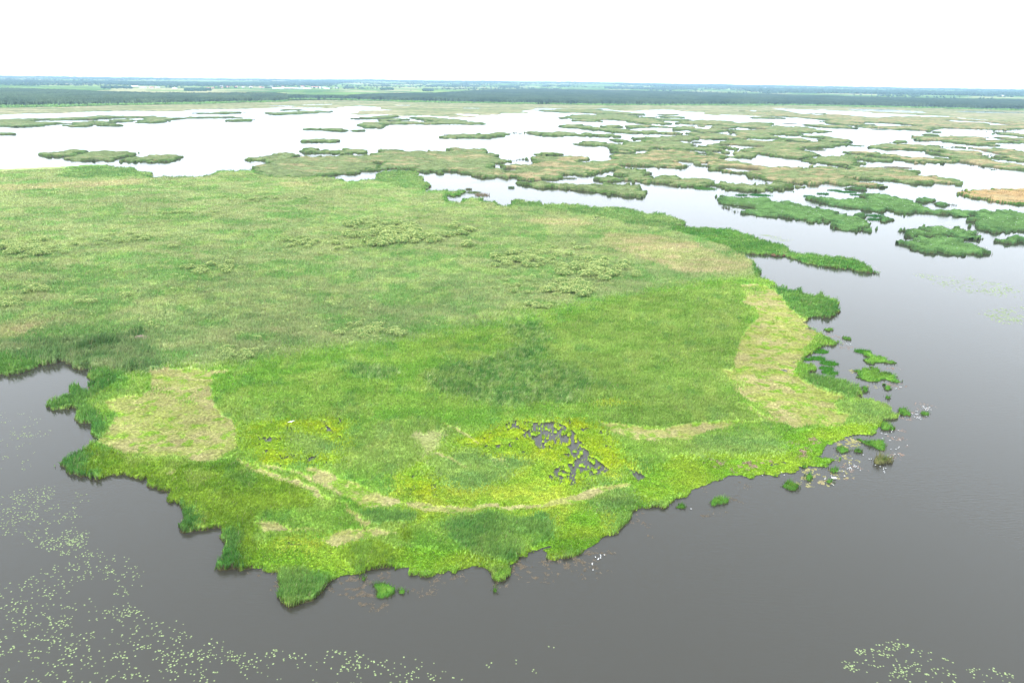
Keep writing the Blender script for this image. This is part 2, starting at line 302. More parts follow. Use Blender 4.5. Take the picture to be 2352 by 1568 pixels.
ZP = [('bright', 'W -300,860 60,880 210,848 350,832 500,826 700,800 900,774 1100,738 1250,705 1450,668 1600,644 1745,632 1800,640 2400,700 2400,1500 300,1500 -300,1300'),
 ('mid', 'W 1180,790 1450,680 1700,650 1710,760 1690,850 1720,960 1560,1000 1420,1010 1380,930 1200,900'),
 ('mid', 'J 980,480 1060,370 1400,300 1700,240 1900,330 1800,480 1700,580 1600,600 1500,680 1200,700 1000,640'),
 ('tan', 'W 1370,555 1400,535 1500,540 1600,560 1700,610 1680,628 1560,625 1450,585'), ('tan', 'F 470,740 560,640 640,690 600,760 520,790'),
 ('tan', 'E 980,600 1200,590 1500,590 1700,640 1500,650 1200,640'), ('tan', 'A -200,985 300,975 900,945 1300,930 1200,980 600,1010 -200,1040'), ('tan', 'B 250,965 450,960 560,990 300,1010'), ('tan', 'W -100,760 60,740 140,730 60,770 -60,790'),
 ('darkc', 'W 980,860 1040,835 1120,820 1200,790 1260,800 1240,825 1330,850 1375,880 1300,920 1220,925 1150,935 1080,915 1010,900'), ('darkc', 'W 780,835 850,840 905,850 900,868 820,860'), ('darkc', 'W 1160,740 1240,745 1260,780 1200,790'),
 ('shore', 'H -300,560 0,520 430,440 800,430 900,440 860,560 780,690 650,700 560,640 380,665 150,720 -60,740 -300,750'), ('shrub', 'H -300,480 0,450 300,440 600,430 1040,420 1200,440 1250,560 1400,640 1120,690 960,690 780,690 650,700 560,640 400,660 300,600 100,540 -200,560'),
 ('shore', 'H 540,900 600,800 700,830 800,840 745,760 760,690 960,700 1100,690 1000,760 850,860 640,980 390,1010 380,960'), ('shore', 'H 600,980 700,980 830,1060 900,1160 900,1260 760,1290 740,1140 610,1110'),
 ('shore', 'F 120,480 208,478 400,490 600,520 760,580 870,605 870,628 740,658 560,650 440,590 280,545 140,500'), ('shore', 'F 860,630 1040,655 1240,670 1365,710 1430,770 1240,750 1060,728 900,670'),
 ('shore', 'F 770,860 850,860 865,880 940,872 1010,912 1110,895 1180,975 1190,1030 1040,1055 950,1050 880,1000 850,940'), ('bright', 'F 690,800 790,820 790,855 700,850'),
 ('back', 'A 380,800 620,790 830,790 918,815 1155,858 1300,875 1308,905 1100,910 700,930 480,910 640,850'), ('back', 'B 1090,880 1220,862 1430,880 1490,920 1530,965 1520,1020 1300,1010 1150,960 1000,940 1080,925'),
 ('back', 'E 960,425 1060,432 1210,445 1300,458 1600,480 1900,490 2190,560 2352,570 2352,660 2200,660 2000,640 1750,570 1500,540 1300,520 1200,490 980,470'), ('back', 'F 0,405 60,402 140,415 208,440 210,475 100,480 0,490'),
 ('shore', 'G 800,830 880,770 940,770 1060,810 1150,845 1165,890 1090,930 900,880 800,860'), ('blue', 'G 1000,1000 1120,950 1170,925 1330,940 1385,985 1350,1060 1290,1075 1180,1080 1040,1020'),
 ('lowleft', 'I 360,170 440,95 510,70 560,30 620,60 800,120 950,130 1150,150 1300,180 1500,170 1600,230 1800,260 1900,310 2000,420 1700,470 1600,560 1640,700 1600,850 1400,850 1370,820 1430,600 1300,580 1190,620 1110,560 1200,450 1050,400 950,300 640,270 430,250'),
 ('shore', 'I 1050,370 1200,400 1270,450 1260,560 1190,615 1110,560 1200,450 1050,400'), ('shore', 'I 1430,600 1500,600 1480,740 1540,830 1400,850 1370,820'), ('shore', 'I 360,170 440,100 520,70 560,120 500,200 640,240 640,270 430,250'),
 ('yellow', 'J 80,290 300,260 500,270 900,230 1100,260 1050,380 980,480 1000,620 750,660 600,650 280,650 170,560 100,420'), ('blue', 'J 500,360 700,400 900,440 880,520 700,560 560,500'),
 ('yellow2', 'K 380,360 550,320 700,290 1000,250 1400,280 1550,370 1640,490 1750,620 1950,640 1700,700 1750,800 1400,880 1300,1000 1400,1050 1200,1150 1000,1180 900,1150 700,1080 350,1060 100,1200 -350,1100 -500,1000 -350,950 -350,750 -150,650 50,560 220,440'),
 ('yellow', 'K 380,360 550,320 700,290 1000,250 1400,280 1550,370 1640,490 1700,620 1500,700 1300,850 1100,820 1150,640 1000,520 600,560 400,520 250,460'), ('yellow', 'K -200,700 -50,640 60,700 200,840 0,900 -200,850'), ('yellow2', 'K 1150,1050 1300,1010 1550,1050 1640,1130 1600,1220 1450,1280 1250,1260 1180,1150'),
 ('yellow2', 'K 1400,80 1700,110 1900,130 1800,170 1500,160 1380,200'), ('blue', 'K 60,600 250,540 450,520 520,600 700,560 880,600 880,650 650,700 560,800 300,820 100,720'),
 ('lush', 'L 250,350 360,230 480,220 700,260 1000,280 1300,300 1560,330 1850,300 2050,200 2100,100 2352,20 2352,240 2290,300 1860,370 1500,430 1240,455 1220,410 950,430 870,470 760,470 600,410 470,430 330,400'),
 ('yellow2', 'J 380,1200 700,1220 1200,1260 1400,1400 1250,1500 1050,1450 900,1420 700,1340 450,1340'), ('lowleft', 'J 1000,1340 1250,1270 1420,1380 1400,1500 1280,1530 1150,1520 1040,1460'), ('lowleft', 'J 1430,1150 1560,1150 1600,1260 1500,1290 1430,1220'),
 ('lush', 'G -400,1520 -100,1330 200,1240 500,1200 800,1130 1100,1090 1300,1070 1312,1140 1100,1200 1040,1320 700,1420 300,1450 90,1540 -150,1620 -380,1650'), ('blue', 'G 60,1200 230,1150 400,1130 600,1150 680,1220 560,1260 300,1270 150,1290'),
 ('pink', 'N -150,1010 60,890 250,900 150,980 -50,1030'), ('pink', 'N 430,770 640,780 660,860 480,860'), ('pink', 'N 360,700 700,670 780,720 600,750'), ('pink', 'N -450,900 -250,900 -200,960 -420,980'),
 ('mound', 'K 150,1180 250,1080 600,1080 720,1120 760,1220 720,1380 500,1410 300,1340 180,1240'), ('mound', 'K 720,1110 820,1060 950,1060 1010,1110 980,1190 800,1220'), ('blue', 'K 1380,960 1500,880 1700,840 1760,900 1740,1010 1600,1050 1450,1020'), ('mound', 'J 1130,1030 1500,1010 1610,1040 1590,1080 1300,1110 1180,1090'),
 ('mound', 'L 480,425 640,410 740,470 735,540 540,622 450,575'), ('mound', 'J 590,640 750,630 740,660 600,662'), ('blue', 'K 1390,800 1560,770 1660,780 1540,830 1400,860'),
 ('mownL', 'H 1230,715 1330,690 1430,650 1420,690 1560,690 1920,700 1900,720 1760,750 1790,790 1740,830 1780,960 1860,1080 1950,1120 2000,1200 1970,1300 1990,1340 1880,1400 1850,1440 1680,1490 1500,1430 1230,1415 1050,1400 900,1340 790,1300 780,1280 880,1260 900,1180 970,1080 850,965 990,935 1130,910 1240,870 1280,790'),
 ('mownR', 'G 410,225 470,215 560,225 620,260 700,340 750,400 830,450 840,490 900,520 820,620 790,680 740,760 820,840 900,880 1080,930 1000,970 1000,1010 1100,1040 1050,1100 850,1110 760,1125 600,1090 480,1100 400,1110 200,1150 80,1200 -60,1190 -60,1160 0,1120 200,1085 480,1080 640,1075 500,970 370,900 330,820 280,745 370,760 380,640 440,510 520,430 510,380 430,340 440,280'),
 ('mid', 'G 460,230 520,230 500,280 470,285'), ('mid', 'G 340,790 420,850 410,865 340,820'), ('mid', 'G 540,1060 560,1050 640,1080 550,1085'), ('mid', 'H 1320,810 1370,850 1340,885 1310,840'), ('mid', 'G 430,975 470,1000 430,1000'), ('mid', 'H 1555,915 1620,950 1600,970 1560,945'),
 ('strip', 'J 60,620 100,600 350,690 560,770 700,830 870,930 1050,990 1010,1020 1250,1150 1180,1180 1020,1070 980,990 800,950 600,840 420,770 200,700'), ('strip', 'J 640,690 700,670 1000,780 1250,890 1500,970 1480,1000 1100,1010 1050,960 800,830'),
 ('straw', 'J 1490,425 1585,360 1645,385 1705,365 1840,355 1855,410 1775,535 1705,585 1650,580 1575,500'), ('strip', 'K 600,1000 1000,975 1350,870 1650,800 1740,820 1500,895 1350,945 1150,1000 700,1030'), ('strip', 'J 1500,960 2000,1000 2300,960 2300,1000 1900,1050 1500,1010'), ('strip', 'G -500,1080 -60,1130 0,1110 100,1100 0,1170 -100,1210 -300,1190'),
 ('strip', 'J 210,1140 300,1110 600,1190 850,1210 600,1215 400,1220 290,1230'), ('strip', 'J 820,1250 1000,1200 1300,1180 1500,1230 1300,1250 900,1330 820,1300'), ('strip', 'I 1060,260 1140,170 1160,165 1090,270'), ('straw', 'K 535,590 630,585 610,650 550,645'), ('strip', 'J 300,640 620,720 900,860 880,875 600,745 290,660'), ('strip', 'J 1000,860 1250,905 1480,960 1470,975 1220,935 1000,885'), ('strip', 'J 1830,300 2010,380 2150,470 2140,485 1990,400 1820,320'), ('strip', 'I 1900,300 2078,400 2078,425 1880,320'), ('strip', 'K 1180,905 1400,850 1560,815 1560,830 1400,868 1190,925'), ('strip', 'G 430,960 560,1040 690,1085 680,1100 540,1060 420,980'), ('strip', 'J 1750,540 2020,670 1990,675 1720,560'),
 ('creek', 'H 660,520 700,478 870,432 875,485 790,505 705,550'), ('creek', 'H 880,470 1050,400 1200,340 1210,385 1165,398 1110,410 1065,440 900,480'), ('creek', 'H 1110,620 1130,620 1130,690 1110,690'),
 ('trail', 'H 1320,270 1335,268 1332,325 1285,325 1287,315 1320,315'), ('trail', 'H 1385,105 1400,110 1425,150 1410,205 1400,200 1412,152'), ('trail', 'H 1775,210 1790,212 1745,320 1730,318'), ('trail', 'H 1835,100 1870,20 1880,25 1840,135 1828,130'), ('trail', 'H 1745,395 1757,395 1760,470 1750,470'),
 ('trail', 'W 380,680 392,700 384,745 374,744 382,702')]
ZPg = [(k, ground(P(s), Z[k]['h']*0.6)) for k, s in ZP]
zn = list(Z.keys()); ZH = np.array([Z[k]['h'] for k in zn]); ZA = np.array([Z[k]['a'] for k in zn]); ZB = np.array([Z[k]['b'] for k in zn]); ZD = np.array([Z[k]['dens'] for k in zn]); ZL = np.array([Z[k]['lean'] for k in zn])
ZG = np.where(ZL > 1, 1.0, np.where(ZH > 1, 1.47, 1.1)); ZG[Z['yellow']['i']] = 1.18; ZG[Z['yellow2']['i']] = 1.15; ZG[Z['upper']['i']] = 1.55
def seg_dist(poly, x, y, dmax=3.0):
    """distance to outline, coarse-culled"""
    out = np.full(x.shape, dmax*1.0)
    for (x1, y1), (x2, y2) in zip(poly, np.roll(poly, -1, 0)):
        m = np.nonzero((x > min(x1, x2)-dmax) & (x < max(x1, x2)+dmax) & (y > min(y1, y2)-dmax) & (y < max(y1, y2)+dmax))[0]
        if not len(m): continue
        ex = x2-x1; ey = y2-y1; L_ = ex*ex+ey*ey+1e-12
        t_ = np.clip(((x[m]-x1)*ex+(y[m]-y1)*ey)/L_, 0, 1)
        out[m] = np.minimum(out[m], np.hypot(x[m]-x1-t_*ex, y[m]-y1-t_*ey))
    return out
zrng = np.random.default_rng(11)
def zones(x, y):
    xw, yw = warp(x, y, 2.6, 9.0); xw, yw = warp(xw, yw, 1.2, 2.2)
    s_ = 0.35+0.9*vnoise(x/20, y/20)
    xw = xw+zrng.normal(0, 1, x.shape)*s_; yw = yw+zrng.normal(0, 1, x.shape)*s_
    z = np.zeros(x.shape, int)
    jx = xw+zrng.normal(0, 1.8, x.shape); jy = yw+zrng.normal(0, 1.8, x.shape)
    kx = xw+12*(fbm(x/14+2, y/14, 3)-0.5)+zrng.normal(0, 6, x.shape); ky = yw+12*(fbm(x/14-9, y/14+5, 3)-0.5)+zrng.normal(0, 6, x.shape)
    sx, sy = warp(x, y, 1.3, 4.0); sx = sx+zrng.normal(0, 0.25, x.shape); sy = sy+zrng.normal(0, 0.25, x.shape)
    for k, pg in ZPg:
        bsoft = k == 'bright'; soft = k in ('darkc', 'blue', 'tan', 'yellow', 'yellow2', 'mid', 'shrub', 'back', 'bright')
        z[inside(pg, kx if bsoft else jx if soft else (sx if k in ('strip', 'mownL', 'mownR') else xw), ky if bsoft else jy if soft else (sy if k in ('strip', 'mownL', 'mownR') else yw))] = Z[k]['i']
    nearb = (z == Z['upper']['i']) & (seg_dist(MAIN, xw, yw, 3.0) < 2.9)
    z[nearb] = Z['shore']['i']
    return z
def zcolour(z, x, y, r):
    s = np.clip(r/150, 1, 3)
    n = fbm(x/9.0, y/5.0, 4)
    n = np.clip((n-0.5)*2.8+0.5, 0, 1)[:, None]
    c = ZA[z]*(1-n)+ZB[z]*n
    # tan streaks in the upper marsh, growing with distance; straw and green flecks in the mown ground
    up = (z == 0)
    tn = sstep(0.52, 0.68, fbm(x/26+9, y/13, 4)+0.0009*(r-330))
    c = np.where((up & (tn > 0))[:, None], c*(1-0.33*tn[:, None])+alb(188,198,134)*0.33*tn[:, None], c)
    gr = sstep(0.50, 0.62, fbm(x/17-40, y/11+3, 4))
    c = np.where(up[:, None], c*(1-0.6*gr[:, None])+alb(112,172,78)*0.6*gr[:, None], c)
    hb = sstep(0.54, 0.64, fbm(x/6.0+71, y/7.0+13, 4))*sstep(0.45, 0.6, fbm(x/60+2, y/45+31, 2)+0.06)
    c = np.where(up[:, None], c*(1-0.45*hb[:, None])+alb(176,206,116)*0.45*hb[:, None], c)
    br = np.isin(z, [Z['bright']['i'], Z['mid']['i'], Z['darkc']['i'], Z['lowleft']['i']])
    pb = sstep(0.56, 0.68, fbm(x/7+20, y/9-6, 4))*0.35; db = sstep(0.60, 0.72, fbm(x/5-31, y/8+40, 4))*0.3
    c = np.where(br[:, None], c*(1-pb[:, None])+alb(178,206,104)*pb[:, None], c)
    c = np.where(br[:, None], c*(1-db[:, None])+alb(88,148,80)*db[:, None], c)
    dc = (z == Z['darkc']['i']); cl = sstep(0.45, 0.6, fbm(x/1.7+9, y/1.5+2, 3)); fl = sstep(0.62, 0.7, fbm(x/1.3-5, y/1.1+12, 2))
    c = np.where(dc[:, None], c*(1-0.6*cl[:, None])+alb(70,132,58)*0.6*cl[:, None], c)
    c = np.where(dc[:, None], c*(1-0.6*fl[:, None])+alb(178,206,130)*0.6*fl[:, None], c)
    mw = (z == Z['mownL']['i']) | (z == Z['mownR']['i']) | (z == Z['strip']['i'])
    gm = sstep(0.53, 0.66, fbm(x/2.8+4, y/2.2, 4))
    c = np.where(mw[:, None], c*(1-gm[:, None])+alb(150,204,66)*gm[:, None], c)
    gb = sstep(0.60, 0.74, fbm(x/4+44, y/1.6, 4))
    c = np.where(mw[:, None], c*(1-0.18*gb[:, None])+alb(186,180,122)*0.18*gb[:, None], c)
    pk = (z == Z['pink']['i']); gp = sstep(0.5, 0.6, fbm(x/1.6+4, y/1.6, 2))
    c = np.where((pk & (gp > 0.5))[:, None], alb(172,158,128), np.where(pk[:, None], alb(140,190,60), c))
    yl = (z == Z['yellow']['i']) | (z == Z['yellow2']['i']); gy = sstep(0.52, 0.64, fbm(x/3.3-9, y/3.0+70, 3))
    c = np.where(yl[:, None], c*(1-0.4*gy[:, None])+alb(122,184,60)*0.4*gy[:, None], c)
    big = (0.80+0.40*fbm(x/30+100, y/30, 3))*(0.85+0.3*fbm(x/6+10, y/3.5, 3))*ZG[z]
    return c*big[:, None]
def marsh_d(x, y):
    r = np.hypot(x, y); a = np.clip(r/160, 0.8, 2.2)
    xw = x+a*1.7*(fbm(x/3.2+31, y/3.8+7, 4)-0.5)*2; yw = y+a*2.3*(fbm(x/3.2-11, y/3.8+53, 4)-0.5)*2
    d = np.full(x.shape, 50.0)
    d = np.where(inside(MAIN, xw, yw), 1.0, -1.0)*50
    return d, xw, yw
HB = []
for q_, hpoly in enumerate(HOLES):
    cc_ = hpoly.mean(0); HB.append(cc_+(hpoly-cc_)*(1.22 if q_ < 3 else 1.0))
def marsh_mask(x, y):
    d, xw, yw = marsh_d(x, y); ins = d > 0
    dist = seg_dist(MAIN, xw, yw)
    hx, hy = warp(x, y, 0.8, 1.8)
    for hp in HB:
        hi = inside(hp, hx, hy)
        # grassy tussocks stand in the pools
        tus = fbm(x/0.9+3, y/0.9-8, 2) > 0.63
        ins &= ~(hi & ~tus)
    # scattered wet gaps in the yellow sedge
    return ins, dist
def lowpools(x, y, z):
    yy = (z == Z['yellow']['i'])
    return yy & (fbm(x/1.7+50, y/1.7+9, 3) < 0.345)
# canopy sheet of the marsh (polar grid)
gb_ = np.linspace(-0.80, 0.70, 1050); gr_ = np.geomspace(90, 900, 820)
GB, GR = np.meshgrid(gb_, gr_); gx = (GR*np.sin(GB)).ravel(); gy = (GR*np.cos(GB)).ravel(); grr = GR.ravel()
bbm = inside(MAIN+0, gx, gy) | (seg_dist(MAIN, gx, gy, 4.0) < 3.9)
ins = np.zeros(gx.shape, bool); dist = np.zeros(gx.shape); zz = np.zeros(gx.shape, int)
ins[bbm], dist[bbm] = marsh_mask(gx[bbm], gy[bbm]); zz[bbm] = zones(gx[bbm], gy[bbm])
ins &= ~lowpools(gx, gy, zz)
def canopy_h(x, y, z, dist, r):
    h = ZH[z]
    n = fbm(x/2.4, y/2.4, 3)*1.5-0.25; n2 = fbm(x/14+5, y/14, 2)
    tl = np.isin(z, [Z['shore']['i'], Z['creek']['i'], Z['shrub']['i'], Z['darkc']['i'], Z['back']['i']])
    n = np.where(tl, np.clip((fbm(x/3.0+4, y/3.0-6, 3)-0.5)*3.6+0.5, -0.4, 1.5), n)
    n = np.where(z == Z['yellow']['i'], np.clip((fbm(x/1.5+50, y/1.5+9, 2)-0.3)*3.2, -0.7, 1.6), n)
    return (0.12+h*0.55*(0.55+0.7*n+0.35*(n2-0.4)))*sstep(-0.1, 0.75, dist+0.15)
gz = np.where(ins, canopy_h(gx, gy, zz, dist, grr), -0.35)
nc = len(gb_); i = np.arange(len(gr_)-1)[:, None]*nc; j = np.arange(nc-1)[None]
f = np.stack([i+j, i+j+1, i+nc+j+1, i+nc+j], -1).reshape(-1, 4)
f = f[(gz[f] > -0.3).any(1)]
used = np.zeros(len(gx), bool); used[f.ravel()] = True; remap = np.cumsum(used)-1
colm = zcolour(zz[used], gx[used], gy[used], grr[used])*0.9
litter_shade = ((ZH[zz[used]] > 1) & ((dist[used] < 0.35) | (~ins[used])))[:, None]  # waterline litter, coloured dark to paint in the shade between blades
colm = np.where(litter_shade, alb(84, 86, 58)*(0.6+0.8*fbm(gx[used]/0.8, gy[used]/0.8, 2))[:, None], colm)
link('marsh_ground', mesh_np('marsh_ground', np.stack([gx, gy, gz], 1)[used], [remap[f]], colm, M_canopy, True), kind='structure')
# leaves and stems over the marsh
NB = 2300000
b0 = rng.uniform(-0.80, 0.70, NB); r0 = np.exp(rng.uniform(math.log(90), math.log(880), NB))
bx_ = r0*np.sin(b0); by_ = r0*np.cos(b0)
k = inside(MAIN, bx_, by_) | (seg_dist(MAIN, bx_, by_, 3.0) < 2.9); bx_, by_, r0 = bx_[k], by_[k], r0[k]
ins, dist = marsh_mask(bx_, by_); z0 = zones(bx_, by_); ins &= ~lowpools(bx_, by_, z0)
bx_, by_, r0, dist, z0 = bx_[ins], by_[ins], r0[ins], dist[ins], z0[ins]
n = len(bx_)
hc = canopy_h(bx_, by_, z0, dist, r0)
lod = (r0/150)**0.75
H_ = ZH[z0]
tall = H_*rng.uniform(0.30, 0.70, n)*(0.6+0.8*fbm(bx_/1.6, by_/1.6, 2))+0.10
mow = ZL[z0] > 1
low = H_ < 1.0
wd = np.where(mow, 0.08, np.where(low, 0.12, 0.09))*lod*rng.uniform(0.6, 1.4, n)
tall = np.where(mow, 0.14, tall)*np.where(low, 1.0, 1.0)*np.clip(lod, 1, 1.4)
az = rng.uniform(0, math.pi*2, n)
windx, windy = 0.75, 0.35
sw = fbm(bx_/11+3, by_/11+8, 2)*2*math.pi*2.4
lx = np.where(mow, np.cos(sw)*rng.uniform(2, 6, n), (windx*rng.uniform(-0.2, 1.0, n)+rng.normal(0, 0.25, n))*ZL[z0]*1.5)
ly = np.where(mow, np.sin(sw)*rng.uniform(2, 6, n), (windy*rng.uniform(-0.3, 1.0, n)+rng.normal(0, 0.25, n))*ZL[z0]*1.5)
col = zcolour(z0, bx_, by_, r0)*rng.uniform(0.60, 1.38, n)[:, None]
straw = rng.random(n) < np.where(mow, 0.35, np.where(z0 == 0, 0.07, 0.025))
col[straw] = alb(204, 208, 146)*rng.uniform(0.8, 1.15, straw.sum())[:, None]
zb = hc-0.12*np.minimum(H_, 1)
Ef = []
for (a_, b_) in zip(MAIN, np.roll(MAIN, -1, 0)):
    L_ = np.hypot(*(b_-a_)); rm_ = np.hypot(*((a_+b_)/2))
    if rm_ > 900: continue
    m_ = int(L_*60*(150/rm_)); Ef.append(a_+(b_-a_)*rng.random(m_)[:, None]+rng.normal(0, 1.6, (m_, 2)))
Ef = np.concatenate(Ef); fi, fd = marsh_mask(Ef[:, 0], Ef[:, 1]); fk = fi & (fd < 0.9); Ef = Ef[fk]
zf = zones(Ef[:, 0], Ef[:, 1]); nf_ = len(Ef); rf_ = np.hypot(Ef[:, 0], Ef[:, 1]); lf_ = (rf_/150)**0.75
Vb, Fb, Cb = blades(Ef[:, 0], Ef[:, 1], np.full(nf_, -0.05), ZH[zf]*rng.uniform(0.3, 0.95, nf_), 0.13*lf_*rng.uniform(0.6, 1.4, nf_), rng.uniform(0, 6.28, nf_), rng.uniform(-0.5, 0.5, nf_), rng.uniform(-0.5, 0.5, nf_), zcolour(zf, Ef[:, 0], Ef[:, 1], rf_)*rng.uniform(0.55, 1.3, nf_)[:, None], base=STEM_SHADE)
link('shore_reeds', mesh_np('shore_reeds', Vb, Fb, Cb, M_veg), label='ragged stems standing in the water all along the marsh edge', cat='vegetation', kind='stuff')
OBJ = dict(reeds_upper=('reed_bed', 'pale green reeds with brownish streaks covering the upper marsh'), reeds_bright=('reed_bed', 'bright green reeds filling the middle and lower marsh'),
  reeds_tan=('dry_reeds', 'straw-coloured dry reeds in streaks across the marsh'), reeds_dark=('reed_bed', 'dark green taller reeds in the centre of the bright reeds'),
  sedge=('sedge', 'yellow-green sedge growing round the small pools'), reeds_mound=('reed_bed', 'bluish green reed mounds standing among the yellow sedge'),
  reeds_shore=('reed_bed', 'tall wind-bent reeds fringing the marsh shore'), lush=('water_plants', 'low bright green plants creeping out along the near shore'),
  mown=('flattened_reeds', 'straw-coloured flattened reeds in two trampled clearings and strips'))
for key, (nm, lb) in OBJ.items():
    m = np.isin(z0, [Z[q_]['i'] for q_ in zn if Z[q_]['obj'] == key])
    Vb, Fb, Cb = blades(bx_[m], by_[m], zb[m], tall[m], wd[m], az[m], lx[m], ly[m], col[m])
    link(nm, mesh_np(nm, Vb, Fb, Cb, M_veg), label=lb, cat='vegetation', kind='stuff')
print('marsh blades', n)
# ------------------------------------------------------------------ reed islands
def broken(x, y, c, big):
    """narrow wet gaps that break the larger reed masses"""
    return (fbm(x/(c*5)+3, y/(c*9)+77, 3) > 0.69) if big else np.zeros(x.shape, bool)
def grid_body(poly, ds, h, colf, base=0.0, warpamp=0.8, cell=2.2, lobes=0.5, edge=0.7, wsc=5.0, big=False):
    x0, y0 = poly.min(0)-2*ds-1; x1, y1 = poly.max(0)+2*ds+1
    nx = int((x1-x0)/ds)+2; ny = int((y1-y0)/ds)+2
    X, Y = np.meshgrid(x0+np.arange(nx)*ds, y0+np.arange(ny)*ds); X = X.ravel(); Y = Y.ravel()
    xw, yw = warp(X, Y, warpamp, wsc)
    d = np.where(inside(poly, xw, yw), 1, -1)*seg_dist(poly, xw, yw, max(3.0, 4*ds))
    d = np.where(broken(X, Y, cell, big), -2*ds, d)
    nse = np.clip((fbm(X/cell, Y/(cell*1.7), 3)-0.5)*1.6+0.5, 0, 1)
    z = h*(0.55+lobes*(nse-0.3))*sstep(-ds*0.35, 0.3*ds, d)
    z = np.where(d > -ds*0.5, base+np.maximum(z, 0.03), base-1.6)
    i = np.arange(ny-1)[:, None]*nx; j = np.arange(nx-1)[None]
    f = np.stack([i+j, i+j+1, i+nx+j+1, i+nx+j], -1).reshape(-1, 4); f = f[(z[f] > base-1).any(1)]
    if not len(f): return None
    used = np.zeros(len(X), bool); used[f.ravel()] = True; rm = np.cumsum(used)-1
    cc = colf(X[used], Y[used], d[used]); cc = np.where((d[used] < -0.1*ds)[:, None], STEM_SHADE*0.8, cc)  # skirt outside the edge gets the stem tone as painted shade
    return np.stack([X, Y, z], 1)[used], rm[f], cc
def isl_col(rim, top, tanamt=0.0, k=1.35):
    rim = alb(*rim)*k; top = alb(*top)*k; tan = alb(196, 192, 138)*k
    def fn(x, y, d):
        if not len(x): return np.zeros((0, 3))
        r = np.hypot(x, y); wd_ = np.clip(r/220, 1.2, 7)
        t = sstep(0.3, 1, d/wd_+1.4*(fbm(x/9, y/9, 3)-0.5))[:, None]
        c = rim*(1-t)+top*t
        tn = (sstep(0.62-0.3*tanamt, 0.8-0.3*tanamt, fbm(x/22+3, y/12+8, 4))*min(1, tanamt*2.2))[:, None]*t
        c = c*(1-tn)+tan*tn
        return c*(0.55+0.9*fbm(x/6+1, y/6, 3))[:, None]
    return fn
def reed_mesh(poly, h, colf, name, dens=1.0, lobes=0.85, ds=None, mat=None, warpamp=None, thin=1.0):
    c = poly.mean(0); r = np.hypot(*c); rm = np.hypot(poly[:, 0], poly[:, 1]).min()
    ds = ds or float(np.clip(rm/620, 0.35, 4.5))
    ar_ = 0.5*abs(np.sum(poly[:, 0]*np.roll(poly[:, 1], -1)-np.roll(poly[:, 0], -1)*poly[:, 1])); dg_ = np.hypot(*(poly.max(0)-poly.min(0)))
    thk = ar_/dg_; ax_ = min(2.5+ds*6.5, 30.0, 0.8*thk); ay_ = min(2.5+ds*18.0, 85.0, 1.2*thk); amp = (ax_, ay_)
    near_ = r < 350; hb_ = h*0.42 if near_ else h; cell = max(2.0, ds*1.6, r/95) if not near_ else 1.3
    mb = MB(); g_ = grid_body(poly, ds, hb_, colf, warpamp=amp, lobes=lobes, big=ar_ > 6000, cell=cell, wsc=max(5.0, ds*7))
    if g_: mb.add(g_[0], [g_[1]], g_[2]*0.92)
    # leaves standing on top
    x0, y0 = poly.min(0); x1, y1 = poly.max(0); area = (x1-x0)*(y1-y0)
    rho = min(16.0, 0.8*(600/r)**2.6)*dens
    N_ = int(min(area*rho, 120000))
    px = rng.uniform(x0, x1, N_); py = rng.uniform(y0, y1, N_)
    xw, yw = warp(px, py, amp, max(5.0, ds*7)); k_ = inside(poly, xw, yw) & ~broken(px, py, max(2.0, ds*1.6, r/95), ar_ > 6000); px, py = px[k_], py[k_]
    dd = seg_dist(poly, px, py, 12.0)
    lod_ = (r/150)**0.72
    zt = hb_*(0.5+lobes*(np.clip((fbm(px/cell, py/(cell*1.7), 3)-0.5)*1.6+0.5, 0, 1)-0.3))*sstep(-0.3, 0.35*ds, dd)
    n_ = len(px)
    if n_:
        hh = (h*rng.uniform(0.3, 1.05, n_)*(0.5+vnoise(px/0.9, py/0.9)) if near_ else h*rng.uniform(0.22, 0.6, n_)+0.1)
        V_, F_, C_ = blades(px, py, zt-0.1, hh, 0.14*lod_*thin*rng.uniform(0.6, 1.4, n_), rng.uniform(0, 6.28, n_), rng.uniform(-0.3, 0.7, n_), rng.uniform(-0.4, 0.4, n_), colf(px, py, dd)*rng.uniform(0.72, 1.3, n_)[:, None], far=True)
        mb.add(V_, F_, C_)
    # the fringe: stems rising from the water all round the edge
    sp_ = 0.22*r/600+0.06; per = 0; E_ = []
    for (a_, b_) in zip(poly, np.roll(poly, -1, 0)):
        L_ = np.hypot(*(b_-a_)); m_ = max(1, int(L_/sp_)); t_ = rng.random(m_)[:, None]; E_.append(a_+(b_-a_)*t_)
    E_ = np.concatenate(E_)
    if len(E_) > 60000: E_ = E_[rng.permutation(len(E_))[:60000]]
    n_ = len(E_); sc_ = 0.4+0.5*ds
    ex = E_[:, 0]+rng.normal(0, sc_, n_)-ax_*(fbm(E_[:, 0]/max(5.0, ds*7)+31, E_[:, 1]/max(5.0, ds*7)+7, 3)-0.5)*2
    ey = E_[:, 1]+rng.normal(0, sc_, n_)-ay_*(fbm(E_[:, 0]/max(5.0, ds*7)-11, E_[:, 1]/max(5.0, ds*7)+53, 3)-0.5)*2
    wx_, wy_ = warp(ex, ey, amp, max(5.0, ds*7)); kk = inside(poly, wx_, wy_) | (seg_dist(poly, wx_, wy_, 2.0) < 0.5+0.5*ds); ex = ex[kk]; ey = ey[kk]; n_ = len(ex)
    hh = h*rng.uniform(0.35, 0.95, n_)
    V_, F_, C_ = blades(ex, ey, np.full(n_, -0.05), hh, 0.17*lod_*thin*rng.uniform(0.6, 1.4, n_), rng.uniform(0, 6.28, n_), rng.uniform(-0.15, 0.35, n_), rng.uniform(-0.25, 0.25, n_), colf(ex, ey, np.zeros(n_))*rng.uniform(0.6, 1.25, n_)[:, None], far=True, base=STEM_SHADE*1.1)
